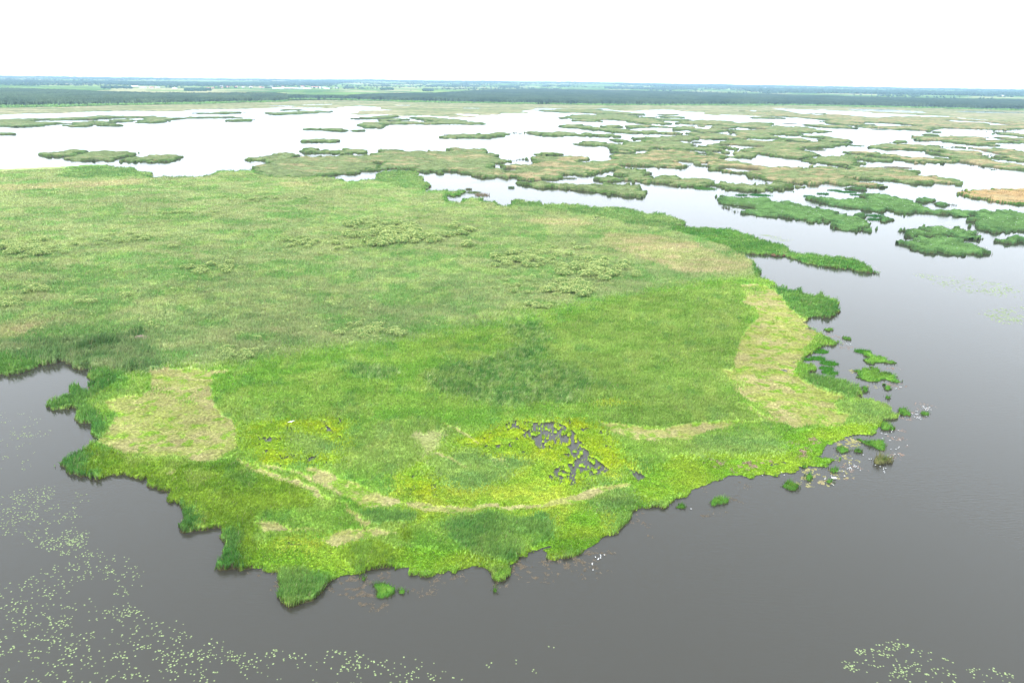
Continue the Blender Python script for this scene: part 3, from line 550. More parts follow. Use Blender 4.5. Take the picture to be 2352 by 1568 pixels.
    mb.add(V_, F_, C_)
    return mb.mesh(name, mat or M_veg)
GRN = dict(rim=(104,160,74), top=(148,180,102))
def island(s, label, h=2.8, rim=(112,154,82), top=(148,174,112), tan=0.35, cat='island', group='reed islands in the lake', name='reed_island', **k):
    g_ = outline(s, h*0.45)
    o_ = link(name, None, label=label, cat=cat, group=group); bpy.data.objects.remove(o_)
    me = reed_mesh(g_, h, isl_col(rim, top, tan), name, **k)
    # origin at the island's base
    c = g_.mean(0); me.transform(Matrix.Translation((-c[0], -c[1], 0)))
    return link(name, me, loc=(c[0], c[1], 0), label=label, cat=cat, group=group)
ISL = [
 # left, far
 ('A -60,432 100,425 240,418 450,412 600,408 720,402 760,398 1000,396 1240,396 1380,402 1400,410 1600,405 1900,400 2110,404 2115,410 1900,408 1600,415 1450,425 1410,445 1300,455 1190,450 1180,440 1240,425 1220,412 1000,410 860,415 830,425 500,428 260,430 200,445 260,452 400,445 480,450 600,450 800,442 880,448 1000,458 1055,465 1050,475 890,475 880,462 800,465 795,475 660,487 615,480 640,465 500,463 370,470 365,480 120,488 -60,480', 'long ragged reed island at far left with a narrow water slit inside it', 0.2),
 ('A 945,432 1000,424 1060,422 1160,426 1168,434 1100,446 1000,440', 'small reed islet in the bay of the long far left island', 0.2),
 ('A -50,543 60,540 120,540 122,552 20,556 -50,556', 'tiny flat reed islet cut by the left edge in open white water', 0.1),
 ('A 1668,372 1700,365 1900,360 2020,362 2028,370 1900,374 1700,378', 'thin straight reed islet nearest the far left shore', 0.2),
 ('A 1955,430 2000,425 2150,422 2170,430 2100,441 1980,440', 'short reed islet just off the right tip of the long far left island', 0.2),
 ('A 335,735 360,715 500,700 580,685 690,684 700,712 650,725 560,742 430,745', 'humped bright reed island leftmost of the row of three off the marsh', 0.15),
 ('A 585,760 640,735 740,710 850,698 970,698 1150,710 1155,735 1000,765 850,775 650,778', 'broad reed island in the middle of the row of three off the marsh', 0.25),
 ('A 1060,765 1150,745 1280,738 1360,732 1530,738 1532,760 1400,780 1230,790 1130,775', 'low tapering reed island rightmost of the row of three off the marsh', 0.3),
 ('B 280,340 330,335 435,336 437,345 300,347', 'very small reed islet right below the far shore reeds, left of centre', 0.2),
 ('B 150,365 250,362 300,360 480,355 665,353 665,360 500,370 350,378 230,385 210,372', 'slender reed island slanting below the smallest islet, left of centre', 0.2),
 ('B 500,497 560,495 620,502 750,506 862,515 862,523 750,524 690,520 620,514 510,513', 'narrow reed island alone in open water left of the centre', 0.15),
 ('B 870,516 985,514 990,522 880,525', 'short sliver of reeds touching the end of the narrow open water island', 0.15),
 ('B 455,605 500,598 600,592 660,588 670,598 725,602 727,615 600,620 470,617', 'wedge-shaped reed island alone in the widest open water', 0.1),
 ('B 448,682 520,678 600,685 680,692 780,698 805,695 810,678 850,680 1000,686 1003,705 870,715 840,722 800,715 650,712 560,715 460,710', 'yellow-green double-lobed reed island just above the big middle reed mass', 0.1),
 ('B 880,415 1000,408 1100,405 1095,398 1180,390 1240,395 1240,402 1190,405 1185,415 1000,420', 'thin reed island with a raised right end under the far reed belt', 0.2),
 ('B 1118,425 1180,420 1280,422 1360,425 1365,430 1280,433 1275,440 1120,438', 'small blocky reed islet between two longer islands near the far belt', 0.2),
 ('B 935,465 980,450 1140,443 1330,446 1500,450 1590,448 1500,430 1380,412 1400,405 1560,408 1600,415 1700,425 1838,430 1840,442 1895,445 1990,455 1990,465 1900,467 1700,462 1480,464 1300,462 1150,465 1150,482 1140,500 1095,500 1050,490 960,498 955,492 1000,485 945,478', 'long forked reed island with blunt left end in the far middle of the lake', 0.25),
 # middle masses
 ('B -10,760 20,750 150,735 205,722 290,712 360,718 455,722 460,733 380,745 420,752 600,745 820,738 940,738 1090,715 1130,686 1200,683 1290,684 1310,700 1400,702 1500,705 1560,698 1750,705 1710,685 1712,672 1750,670 1830,678 1960,675 2015,685 1980,710 2080,720 2120,732 2120,745 2060,752 2150,760 2210,768 2300,758 2388,760 2385,778 2300,780 2230,785 2170,790 2160,805 2080,805 2070,825 2030,828 2035,842 2080,850 2150,848 2190,868 2260,880 2270,910 2170,918 2070,915 1970,922 1900,910 1835,890 1750,868 1640,860 1640,876 1480,878 1430,870 1380,850 1260,840 1220,840 1170,850 1095,858 1090,825 1120,815 1180,800 1170,795 1040,805 1070,815 1075,850 960,868 930,885 840,890 760,888 720,900 640,905 500,925 200,925 40,895 40,825 155,810 155,778 0,780', 'huge lobed reed mass joined to the back of the big marsh', 0.35),
 ('C -80,915 -80,875 0,880 45,865 35,840 35,820 100,822 130,810 190,805 250,803 330,795 290,780 285,755 300,740 400,738 480,745 600,742 700,745 770,755 775,775 700,778 640,790 700,795 840,790 940,770 1000,755 950,745 950,730 1040,725 1180,730 1260,710 1270,690 1380,688 1480,685 1590,690 1620,705 1690,710 1700,730 1800,735 1880,745 1890,765 1960,782 2050,790 2130,812 D 0,822 130,830 150,845 240,845 300,835 430,840 490,860 540,850 620,832 700,840 800,850 870,850 840,845 840,835 920,828 1040,840 1140,848 1230,850 1330,865 1420,862 1432,875 1380,883 1440,905 1500,918 1560,915 1620,918 1700,935 1778,945 1775,985 1700,975 1560,972 1490,985 1400,975 1270,962 1170,945 1080,948 940,935 820,930 860,945 960,965 1020,975 1155,990 1150,1010 1080,1010 960,1000 860,985 780,985 620,965 615,985 540,985 480,970 430,975 350,970 230,960 140,945 90,922 0,920 C 2110,910 2110,885 1950,875 1780,850 1780,830 1750,828 1690,815 1650,818 1600,815 1590,830 1520,835 1330,830 1250,822 1110,815 1040,815 1040,840 980,855 940,862 930,880 800,880 790,905 750,888 740,905 690,905 620,895 560,900 520,905 525,930 400,940 300,945 240,955 170,945 160,920 60,915', 'largest outspread reed mass reaching across the middle of the lake with tan patches', 0.5),
 ('E 985,290 1010,278 1100,285 1180,278 1260,272 1290,288 1400,292 1500,295 1600,305 1700,315 1780,308 1880,302 1950,298 2020,305 2062,325 2062,350 2122,372 2120,392 2060,408 1980,405 1870,392 1760,372 1600,352 1440,335 1300,320 1170,325 1120,318 1060,302', 'long slender reed island with yellow top running along the marsh channel', 0.15),
 # centre right, far
 ('C 300,345 500,340 640,335 840,340 860,350 1070,362 1250,378 1250,388 1060,380 850,372 700,366 600,366 430,355', 'hair-thin reed island right below the far belt, right of centre', 0.3),
 ('C 485,410 590,405 585,392 650,385 830,385 845,377 1000,378 1150,395 1160,405 1220,412 1330,425 1380,440 1460,460 1440,468 1300,465 1150,450 1080,440 1060,430 900,425 840,430 840,440 640,438 640,428 740,425 600,415 490,416', 'wide flat reed island with a forked left end, far right of centre', 0.3),
 ('C 1220,405 1315,403 1318,412 1225,412', 'speck of reeds above the fork of two far islands', 0.2),
 ('C 1350,380 1500,378 1500,390 1400,387', 'upper one of two short stacked reed islets, far right of centre', 0.2),
 ('C 1385,395 1500,395 1552,403 1550,412 1400,408', 'lower one of two short stacked reed islets, far right of centre', 0.2),
 ('C 1330,418 1450,416 1620,425 1625,435 1500,438 1360,432', 'lens-shaped reed islet below the two stacked islets', 0.2),
 ('C 1500,450 1560,440 1680,440 1670,430 1720,428 1900,438 2060,455 2190,450 2310,455 D 175,460 150,480 290,485 430,490 500,495 520,510 650,520 645,535 500,540 400,535 300,545 415,548 415,558 300,558 150,550 200,565 255,575 250,590 100,590 0,580 C 2010,590 1900,595 1700,590 1650,590 1650,560 1600,545 1640,538 1800,545 1980,552 1980,530 2040,510 2140,515 2140,495 2040,490 1940,480 1830,478 1700,465 1520,460', 'large jagged reed mass with inlets in the far right of the lake', 0.35),
 ('C 1440,505 1550,485 1600,475 1700,472 1850,480 1990,488 2040,500 1950,520 1880,525 1875,540 1700,535 1640,515 1500,512', 'leaf-shaped reed island nested left of the large jagged reed mass', 0.3),
 ('C 518,485 560,470 690,468 700,480 760,488 870,500 1000,502 1120,515 1300,520 1400,532 1535,540 1530,553 1400,552 1280,545 1080,540 950,530 850,517 700,500 530,492', 'long diagonal reed island with a raised left head, right of centre', 0.25),
 ('C 880,482 940,476 1025,475 1028,487 1000,497 900,495', 'small oval reed islet above the long diagonal island', 0.35),
 ('C 1095,490 1100,472 1230,472 1300,478 1465,485 1465,495 1300,492 1160,498 1100,500', 'squared-off reed islet above the right half of the long diagonal island', 0.3),
 ('B 1650,565 1700,552 1900,550 2060,548 2075,535 2190,530 2350,535 C 220,535 350,530 550,538 700,545 850,555 1000,560 1028,565 1025,572 850,570 700,560 560,565 380,562 370,550 280,558 200,548 60,548 B 2150,565 2060,575 2000,580 1800,585 1690,587 1655,580', 'very long low reed island bowed across the open water at the centre', 0.15),
 ('C 605,630 690,628 700,618 880,622 905,638 1040,635 1060,625 1280,622 1210,612 1205,605 1310,600 1120,590 1120,580 1300,580 1400,572 1500,565 1650,562 1660,590 1650,630 1680,640 1670,655 1750,665 1900,670 1870,690 1820,700 1690,695 1600,685 1500,680 1400,675 1310,668 1310,688 1220,690 1130,685 1050,690 980,690 960,665 970,655 900,652 750,645 620,640', 'thick reed mass with several left-pointing fingers, right of centre', 0.25),
 ('C 970,690 1060,690 1160,698 1158,712 1030,714 970,703', 'small flat reed islet tucked under the many-fingered reed mass', 0.3),
 ('C 950,600 990,593 1080,600 1108,612 1100,620 1000,612', 'small drop-shaped reed islet left of the many-fingered reed mass', 0.15),
 ('C 1725,645 1760,635 1930,628 1940,612 2030,600 2150,602 2260,612 2340,615 D 200,605 260,600 330,620 440,625 520,615 700,620 760,630 860,635 860,650 750,655 740,665 520,670 440,665 430,680 370,680 430,690 540,710 585,725 585,740 500,742 500,765 380,755 235,750 230,728 100,725 0,718 C 2170,722 2175,752 2080,750 1900,745 1800,730 1800,705 1900,700 2070,695 2150,680 2060,680 1930,672 1900,675 1730,660', 'big two-part reed mass on the right between the jagged mass and the outspread mass', 0.35),
 ('C 300,720 330,712 510,712 512,732 340,732', 'small greyish rectangular reed islet left of the tan patched mass', 0.6),
 ('C 970,875 1020,855 1100,842 1170,850 1190,865 1245,860 1250,880 1200,895 1250,905 1330,930 1340,910 1430,915 1470,912 1540,925 1640,930 1750,935 1830,950 1830,965 1780,985 1700,1000 1580,1000 1490,990 1380,975 1250,965 1100,950 1045,945 1045,920 1080,905 1010,900 980,895', 'knobbly reed island with an arched back just behind the slender yellow-topped one', 0.35),
 ('C 770,940 800,922 900,925 960,915 1000,930 1000,955 900,958 830,950', 'short dark-stemmed reed islet left of the knobbly reed island', 0.1),
 ('F 388,215 400,205 480,210 560,218 700,220 760,212 850,215 940,220 940,230 850,245 770,252 765,265 640,262 520,250 420,235', 'vivid green reed island with gulls below the outspread reed mass', 0.0),
 # right
 ('D 490,775 540,762 600,755 620,742 720,738 780,740 820,730 900,728 970,740 970,750 860,765 900,780 900,800 930,820 780,825 700,810 600,800 500,790', 'stepped reed island joining the right end of a tan curved island', 0.3),
 ('D 850,705 880,700 1060,705 1090,718 1160,728 1200,725 1320,738 1400,752 1550,758 1700,762 1760,780 1750,795 1600,805 1500,800 1350,788 1270,775 1240,755 1100,750 1050,740 960,730 860,718', 'greyish tan reed island curving round a small green one on the right', 0.75),
 ('D 980,760 1020,755 1100,762 1240,770 1255,780 1240,790 1120,785 1060,788 990,775', 'small green reed islet cradled by the greyish tan curved island', 0.1),
 ('D 1025,660 1080,650 1160,650 1180,645 1290,645 1330,640 1440,645 1600,655 1760,660 1950,670 2050,678 2250,682 2280,695 2352,710 2500,720 2500,780 2352,782 2200,780 2120,770 2130,750 2110,740 2020,738 2015,760 2060,775 2110,790 2250,805 2352,820 2500,825 2500,865 2352,862 2200,855 2020,840 1900,815 1820,800 1760,790 1760,770 1700,750 1560,725 1525,715 1560,708 1740,705 1600,695 1440,690 1290,680 1180,683 1100,675 1030,668', 'sprawling reed island at the right edge enclosing a pool with bare stakes', 0.5),
 ('D 1405,580 1420,568 1480,568 1490,578 1580,575 1680,565 1900,565 2000,575 2150,580 2352,590 2500,595 2500,620 2352,615 2250,622 2050,625 2050,645 1980,650 1850,635 1700,620 1620,605 1590,615 1480,610 1420,598', 'long tan and green reed island at the right edge above the sprawling one', 0.6),
 ('D 1475,550 1560,552 1625,560 1620,568 1540,562 1480,556', 'thin green reed sliver above the left end of the tan and green island', 0.05),
 ('D 1215,618 1250,610 1345,610 1348,627 1280,627 1230,622', 'small bright green wedge islet alone in the right open water', 0.0),
 ('D 2050,535 2100,530 2200,530 2280,535 2280,545 2352,550 2500,552 2500,580 2280,572 2260,560 2130,552 2110,542', 'reed island leaving the frame at the right edge below the far belt', 0.4),
 ('D 1510,525 1545,525 1548,533 1515,533', 'tiny reed dot left of a short dash, right far lake', 0.1),
 ('D 1555,530 1650,530 1650,538 1580,538', 'short reed dash beside a tiny dot, right far lake', 0.1),
 ('D 490,568 600,568 700,578 720,588 860,600 878,610 860,620 740,620 640,612 640,602 700,595 590,585 500,578', 'kinked thin reed island right of the jagged reed mass', 0.35),
 ('D 255,592 340,588 470,595 500,608 490,618 400,615 330,605 260,600', 'slim reed islet between the kinked island and the two-part mass', 0.3),
 ('D 500,470 530,467 640,475 800,475 850,485 880,495 850,502 720,497 540,487', 'narrow reed island right of the jagged mass near the far belt', 0.4),
 ('D 5,405 100,402 290,412 297,420 150,416 50,415', 'thin double reed islet below the belt, far right', 0.35),
 ('D -60,350 60,358 300,360 440,378 600,378 820,388 960,400 1000,412 1180,408 1250,400 1700,405 1860,425 2160,440 2500,458 2500,520 2352,505 2200,515 1900,510 1600,495 1565,500 1570,515 1500,520 1300,515 1150,505 950,492 950,482 1100,478 1190,488 1300,485 1480,485 1400,472 1100,452 890,452 930,465 1060,470 930,478 760,470 640,455 625,445 740,440 600,425 450,412 300,402 100,395 -60,385', 'enormous streaky reed island spreading to the right edge under the far belt', 0.7),
]
for s, lb, tn in ISL: island(s, lb, tan=tn)
DG = dict(rim=(98,148,84), top=(120,168,94), tan=0.0, h=2.4, lobes=1.1)
for s, lb in [
 ('F 443,292 470,290 560,300 680,305 760,320 850,325 930,345 1020,370 1100,375 1160,390 1185,400 1180,410 1160,418 1280,430 1330,440 1370,470 1385,490 1340,510 1290,520 1210,512 1170,485 1190,465 1160,450 1060,445 1050,455 960,448 850,425 760,412 640,405 540,388 500,385 480,355 455,335', 'long dark green rush island full of gulls slanting towards the right'),
 ('F 1030,310 1060,295 1170,310 1200,320 1290,315 1335,310 1340,290 1440,283 1500,298 1600,310 1640,325 1700,345 1730,360 1760,370 1850,380 1920,378 2000,390 2025,405 1990,418 1900,412 1780,408 1720,395 1640,398 1500,390 1380,385 1250,365 1180,350 1100,335 1045,332', 'dark green rush island full of gulls with a humped middle and a thin right tail'),
 ('F 1680,315 1720,305 1810,318 1800,330 1730,335 1690,330', 'small dark rush islet above the humped gull island'),
 ('F 1790,338 1830,328 1900,342 1925,350 1850,355 1800,350', 'small dark rush islet with a pointed right tip beside another'),
 ('F 1285,415 1330,405 1355,415 1345,430 1290,428', 'round dark rush clump between the two big gull islands'),
 ('F 1455,425 1510,428 1525,445 1490,460 1462,450', 'round dark rush clump below the humped gull island'),
 ('F 2045,395 2080,385 2150,385 2250,395 2352,400 2500,410 2500,520 2352,515 2260,515 2200,505 2180,530 2110,520 2105,495 2050,490 2050,465 2075,455 2045,430', 'dark green gull island cut off by the right edge'),
 ('F 1597,525 1650,508 1740,498 1790,480 1850,492 1890,505 1980,505 2055,515 2060,550 1980,558 1900,535 1870,550 1760,550 1640,555 1605,545', 'upper one of two dark rush islands almost touching near the right edge'),
 ('F 1608,590 1650,570 1760,550 1860,545 1930,570 2000,592 2090,620 2110,640 2090,655 2000,645 1930,660 1820,660 1700,640 1640,615', 'lower lens-shaped one of two dark rush islands near the right edge'),
 ('F 2170,565 2210,562 2290,550 2340,552 2345,580 2320,600 2250,590 2200,580', 'small dark rush island lowest at the right edge'),
 ('F 1215,238 1290,240 1368,250 1365,258 1290,252 1230,245', 'thin dark rush sliver above the humped gull island')]:
    island(s, lb, **DG)
island('F 1985,275 2020,262 2080,255 2200,255 2290,248 2352,250 2500,255 2500,360 2352,350 2220,330 2100,315 1985,295', 'reed island at the right edge with an orange tan top and green rim', top=(210,190,130), rim=(104,160,64), tan=0.3)
BG = dict(rim=(96,158,58), top=(128,184,72), tan=0.0, h=1.25, lobes=1.2, group='small islets off the marsh', name='reed_islet')
for s, lb in [
 ('G 1188,640 1205,628 1250,650 1310,680 1370,705 1365,730 1290,718 1215,712 1190,690', 'upper one of two green islets standing off the marsh\'s right side'),
 ('G 1110,740 1170,738 1220,728 1260,755 1290,750 1350,775 1390,795 1380,820 1330,835 1280,825 1200,815 1150,805 1150,775', 'lower pale-rimmed one of two green islets off the marsh\'s right side'),
 ('G 943,490 995,488 997,505 970,513 945,508', 'small flat green islet just off the big tan clearing\'s shore'),
 ('G 1050,540 1070,538 1098,548 1096,565 1055,557', 'small green islet right of the muddy spit'),
 ('G 1308,845 1350,848 1350,875 1312,875', 'round green clump below the pale-rimmed islet'),
 ('G 1180,855 1200,852 1207,885 1182,892', 'round green clump close to the shore reeds right side'),
 ('G 1318,910 1335,908 1350,932 1325,930', 'little green clump between the marsh and the gull debris'),
 ('G 1405,990 1440,988 1480,1010 1480,1030 1430,1032 1405,1020', 'dense green islet next to the marsh\'s right corner'),
 ('G 1535,1005 1570,1005 1585,1015 1575,1035 1540,1030', 'small green clump under the brown debris pile with gulls'),
 ('N 1370,490 1430,485 1505,540 1480,565 1420,580 1375,570', 'bushy green clump hugging the marsh\'s right lower shore'),
 ('N 1100,665 1150,655 1230,690 1280,670 1380,665 1405,700 1390,785 1330,770 1240,735', 'leafy green islet sheltering behind a narrow water gap'),
 ('N 840,960 880,955 925,985 915,1010 870,1025 845,1010', 'green patch of leaves among debris near the gull group'),
 ('N 890,740 940,725 1020,760 1010,800 920,800', 'low leafy mat joined to the marsh at its lower right'),
 ('N 1085,765 1140,758 1195,795 1180,812 1110,805', 'small leafy islet below the leafy mats'),
 ('N 530,925 560,915 582,940 570,970 535,965', 'dark green clump in a shore notch lower right'),
 ('N 248,1035 285,1030 292,1050 255,1057', 'tiny green clump against the lower shore'),
 ('N 362,1140 385,1108 450,1103 510,1125 512,1170 470,1205 400,1195 362,1165', 'bright round grass islet in the lower right water'),
 ('N 585,1040 620,1025 660,1050 655,1085 610,1105 585,1085', 'green tuft standing in a pale floating mat'),
 ('N 808,1100 840,1090 865,1100 862,1130 820,1138', 'green tuft beside the swan'),
 ('L 1005,545 1015,500 1045,480 1110,485 1145,495 1148,530 1110,560 1060,575 1015,572', 'bright leafy islet below the shore at the bottom centre left'),
 ('L 1168,520 1200,512 1213,530 1200,548 1172,545', 'round leafy clump right of the bright leafy islet'),
 ('L 953,445 970,443 973,468 958,472', 'single leafy tuft close to the bottom shore'),
 ('L 1722,508 1738,508 1740,540 1726,545', 'single leafy tuft off the bottom promontory'),
 ('M 702,200 730,175 770,168 805,172 800,195 760,215 720,225', 'elongated green islet off the marsh bottom right'),
 ('M 530,225 555,213 578,225 572,240 540,243', 'low leafy mat off the marsh bottom right')]:
    island(s, lb, **BG)
island('N 1300,890 1320,860 1400,855 1480,860 1500,890 1480,930 1400,935 1320,925', 'brownish tussock of tall bulrushes standing alone in the right water', rim=(150,158,96), top=(128,160,84), tan=0.0, h=2.2, name='bulrush_tussock', group='small islets off the marsh')
# ------------------------------------------------------------------ far shore reed belt
BELT = outline('A -400,388 0,380 100,378 240,370 450,378 650,360 800,352 1000,350 1180,348 1340,352 1550,352 1620,340 1800,333 2000,333 2160,330 2352,322 B 230,320 320,318 430,310 340,322 600,322 640,328 730,326 760,318 900,308 940,305 1000,310 1110,318 1120,335 1290,343 1100,345 950,347 925,355 940,365 860,372 920,382 1100,378 1210,382 1290,392 1500,388 1640,395 1700,392 1700,400 1930,402 1935,395 1780,385 1740,375 1940,378 1950,385 2130,382 2145,368 2300,366 C 0,366 240,368 245,362 180,355 190,348 280,340 320,322 390,325 500,330 640,335 800,335 860,328 910,328 950,340 1050,350 1130,352 1200,345 1400,345 1350,338 1480,340 1540,350 1600,358 1760,363 1740,375 1860,388 1900,380 2100,388 2220,395 2350,395 D 300,385 600,375 1050,372 1500,388 1700,395 1750,405 1850,415 2180,440 2600,455 2600,345 2352,345 1800,330 1300,322 700,310 300,304 0,302 C 2000,302 1000,302 300,294 B 2352,290 1700,282 1100,266 640,258 300,264 A 2352,274 1700,290 1200,300 700,308 300,314 0,320 -400,332', 1.5)
BH = [ground(P(s)) for s in ('D 820,335 1190,336 1290,345 1470,355 1540,372 1300,368 1060,358 880,350', 'D 1720,362 1860,350 2010,352 2352,362 2600,366 2600,378 2352,376 2000,372', 'D 540,336 700,338 720,345 600,345', 'D 160,330 300,332 600,345 850,352 1040,362 1060,372 980,378 900,392 800,382 600,372 440,380 300,350 220,340',
  'B 1230,300 1380,300 1370,308 1250,308', 'B 1815,325 1960,325 1960,333 1830,333', 'B 430,298 700,290 700,300 450,305', 'B 130,302 300,302 420,312 330,318 200,312', 'C 1170,338 1440,342 1430,347 1200,343', 'C 1530,336 1620,338 1610,343 1540,341', 'C 2000,350 2200,345 2200,368 2100,366', 'C 1540,355 1750,360 1760,368 1600,364', 'A 0,398 300,380 600,375 540,368 200,372 0,388')]
def belt():
    g0 = np.linspace(-0.72, 0.72, 1500); q0 = np.linspace(0, 1, 150)
    lo = 900.0; hi = shore_r(g0)+40
    B__, Q__ = np.meshgrid(g0, q0); Rr = lo*np.exp(Q__*np.log(hi/lo)[None, :])
    x = (Rr*np.sin(B__)).ravel(); y = (Rr*np.cos(B__)).ravel()
    xw = x+9*(fbm(x/22, y/40, 3)-0.5); yw = y+22*(fbm(x/30+8, y/30, 3)-0.5)
    ok = inside(BELT, xw, yw)
    for h_ in BH: ok &= ~inside(h_, xw, yw)
    z = np.where(ok, 1.0+1.2*fbm(x/8, y/8, 3), -0.6)
    nc = len(g0); i = np.arange(len(q0)-1)[:, None]*nc; j = np.arange(nc-1)[None]
    f = np.stack([i+j, i+j+1, i+nc+j+1, i+nc+j], -1).reshape(-1, 4); f = f[ok[f].any(1)]
    t = sstep(0.35, 0.65, fbm(x/150+3, y/32, 4))[:, None]; u = sstep(0.5, 0.66, fbm(x/60-3, y/30+9, 4))[:, None]
    c = alb(138,156,104)*(1-t)+alb(176,178,136)*t; c = c*(1-0.7*u)+alb(114,142,88)*0.7*u
    c = c*1.15*(0.8+0.4*fbm(x/16, y/16, 2))[:, None]
    used = np.zeros(len(x), bool); used[f.ravel()] = True; rm = np.cumsum(used)-1
    link('reed_belt', mesh_np('reed_belt', np.stack([x, y, z], 1)[used], [rm[f]], c[used], M_far), kind='stuff', label='wide tan and green reed belt along the far shore below the forest', cat='vegetation')
belt()
# ------------------------------------------------------------------ woods beyond the lake
def crowns(x, y, z, wd, ht, col, sides=5, jit=0.25):
    """irregular pointed crowns: ring low, wider ring, tip"""
    n = len(x); V = np.empty((n, 2*sides+1, 3)); a0 = rng.uniform(0, 6.28, n)
    for k_ in range(sides):
        a = a0+k_*2*math.pi/sides; r1 = wd*0.35*rng.uniform(0.7, 1.2, n); r2 = wd*0.5*rng.uniform(1-jit, 1+jit, n)
        V[:, k_] = np.stack([x+np.cos(a)*r1, y+np.sin(a)*r1, z], 1)
        V[:, sides+k_] = np.stack([x+np.cos(a+0.3)*r2, y+np.sin(a+0.3)*r2, z+ht*rng.uniform(0.35, 0.6, n)], 1)
    V[:, -1] = np.stack([x+rng.normal(0, 0.1, n)*wd, y+rng.normal(0, 0.1, n)*wd, z+ht], 1)
    b = np.arange(n)[:, None]*(2*sides+1); q = []; t_ = []
    for k_ in range(sides):
        k2 = (k_+1) % sides; q.append(b+np.array([[k_, k2, sides+k2, sides+k_]])); t_.append(b+np.array([[sides+k_, sides+k2, 2*sides]]))
    c = np.repeat(col[:, None, :], 2*sides+1, 1)
    return V.reshape(-1, 3), [np.concatenate(q), np.concatenate(t_)], c.reshape(-1, 3)
def terr_xy(x, y):
    b = np.arctan2(x, y); r = np.hypot(x, y); return terr(b, r)
def forest(name, label, front, back, h, cA, cB, ntree, nfront, b0_, b1_, shrub=True):
    fr = ground(P(front), 0.5); fb = np.arctan2(fr[:, 0], fr[:, 1]); frr = np.hypot(fr[:, 0], fr[:, 1])
    bk = ground(P(back), h+8.0); kb = np.arctan2(bk[:, 0], bk[:, 1]); kr = np.hypot(bk[:, 0], bk[:, 1])
    o1 = np.argsort(fb); o2 = np.argsort(kb)
    FR = lambda b: np.interp(b, fb[o1], frr[o1]); BK = lambda b: np.maximum(FR(b)+150, np.interp(b, kb[o2], kr[o2]))
    g0 = np.linspace(b0_, b1_, 900); q0 = np.concatenate([[0], np.linspace(0.004, 1, 90)**1.5])
    B__, Q__ = np.meshgrid(g0, q0); f0 = FR(g0)[None]+220*(fbm(g0*70, g0*0+3, 4)[None]-0.5); Rr = f0*np.exp(Q__*np.log(BK(g0)[None]/f0))
    x = Rr*np.sin(B__); y = Rr*np.cos(B__); e = terr(B__, Rr)
    z = e+h*(0.55+0.42*fbm(x/18, y/18, 3)+0.35*fbm(x/240, y/240, 2)); z[0] = e[0]-1; z[-1] = e[-1]-1
    nc = len(g0); i = np.arange(len(q0)-1)[:, None]*nc; j = np.arange(nc-1)[None]
    f = np.stack([i+j, i+j+1, i+nc+j+1, i+nc+j], -1).reshape(-1, 4)
    mixc = lambda x, y: (lambda t: alb(*cA)*(1-t)+alb(*cB)*t)(sstep(0.35, 0.65, fbm(x/90, y/260, 3))[:, None])
    mb = MB(); V_ = np.stack([x, y, z], -1).reshape(-1, 3); mb.add(V_, [f], mixc(V_[:, 0], V_[:, 1])*0.95)
    bb_ = rng.uniform(b0_, b1_, ntree); rr_ = FR(bb_)*np.exp(rng.random(ntree)**1.2*np.log(BK(bb_)/FR(bb_)))
    x = rr_*np.sin(bb_); y = rr_*np.cos(bb_); e = terr(bb_, rr_); s_ = (rr_/3000)**0.7
    mb.add(*crowns(x, y, e+h*0.55, rng.uniform(5, 9, ntree)*s_, h*rng.uniform(0.32, 0.62, ntree), mixc(x, y)*rng.uniform(0.6, 1.35, ntree)[:, None]))
    bb_ = rng.uniform(b0_, b1_, nfront); rr_ = FR(bb_)+rng.normal(0, 22, nfront)+10
    x = rr_*np.sin(bb_); y = rr_*np.cos(bb_); e = terr(bb_, rr_)
    mb.add(*crowns(x, y, e+1, rng.uniform(5, 9, nfront), h*rng.uniform(0.65, 1.12, nfront), mixc(x, y)*rng.uniform(0.6, 1.5, nfront)[:, None]))
    link(name, mb.mesh(name, M_far), label=label, cat='forest', kind='stuff')
    if shrub:
        m_ = nfront; bb_ = rng.uniform(b0_, b1_, m_); rr_ = FR(bb_)-rng.uniform(0, 1, m_)**1.5*260*fbm(bb_*22, bb_*0+2, 3)
        x = rr_*np.sin(bb_); y = rr_*np.cos(bb_); mb = MB()
        mb.add(*crowns(x, y, np.full(m_, 0.2), rng.uniform(4, 9, m_), rng.uniform(3, 9, m_), (alb(122,172,92)*1.1)[None]*rng.uniform(0.7, 1.3, m_)[:, None]))
        link('shore_bushes', mb.mesh('shore_bushes', M_far), label=label.replace('forest', 'bushes lining the foot of the forest'), cat='bushes', kind='stuff')
forest('forest', 'broad dark forest behind the left end of the lake', 'A -400,328 0,312 600,305 1200,296 1700,284 2352,272 B 300,268 640,240',
       'A -400,132 0,135 500,152 1000,170 1600,178 2352,180 B 300,186 500,196 640,206', 19, (78,106,78), (94,122,86), 9000, 6500, -0.80, -0.305)
forest('forest', 'long dark forest behind the centre and right of the lake', 'B 690,252 1100,264 1500,272 2000,284 2352,288 C 400,292 1000,300 1700,302 2352,300 D 400,302 900,312 1300,320 2352,345 2700,352',
       'B 690,212 1000,190 1600,180 2000,160 2352,152 C 500,156 1000,163 1400,172 2000,186 2352,196 D 400,202 1200,222 1700,230 2352,240 2700,246', 19, (72,100,78), (86,114,86), 14000, 9500, -0.305, 0.80)
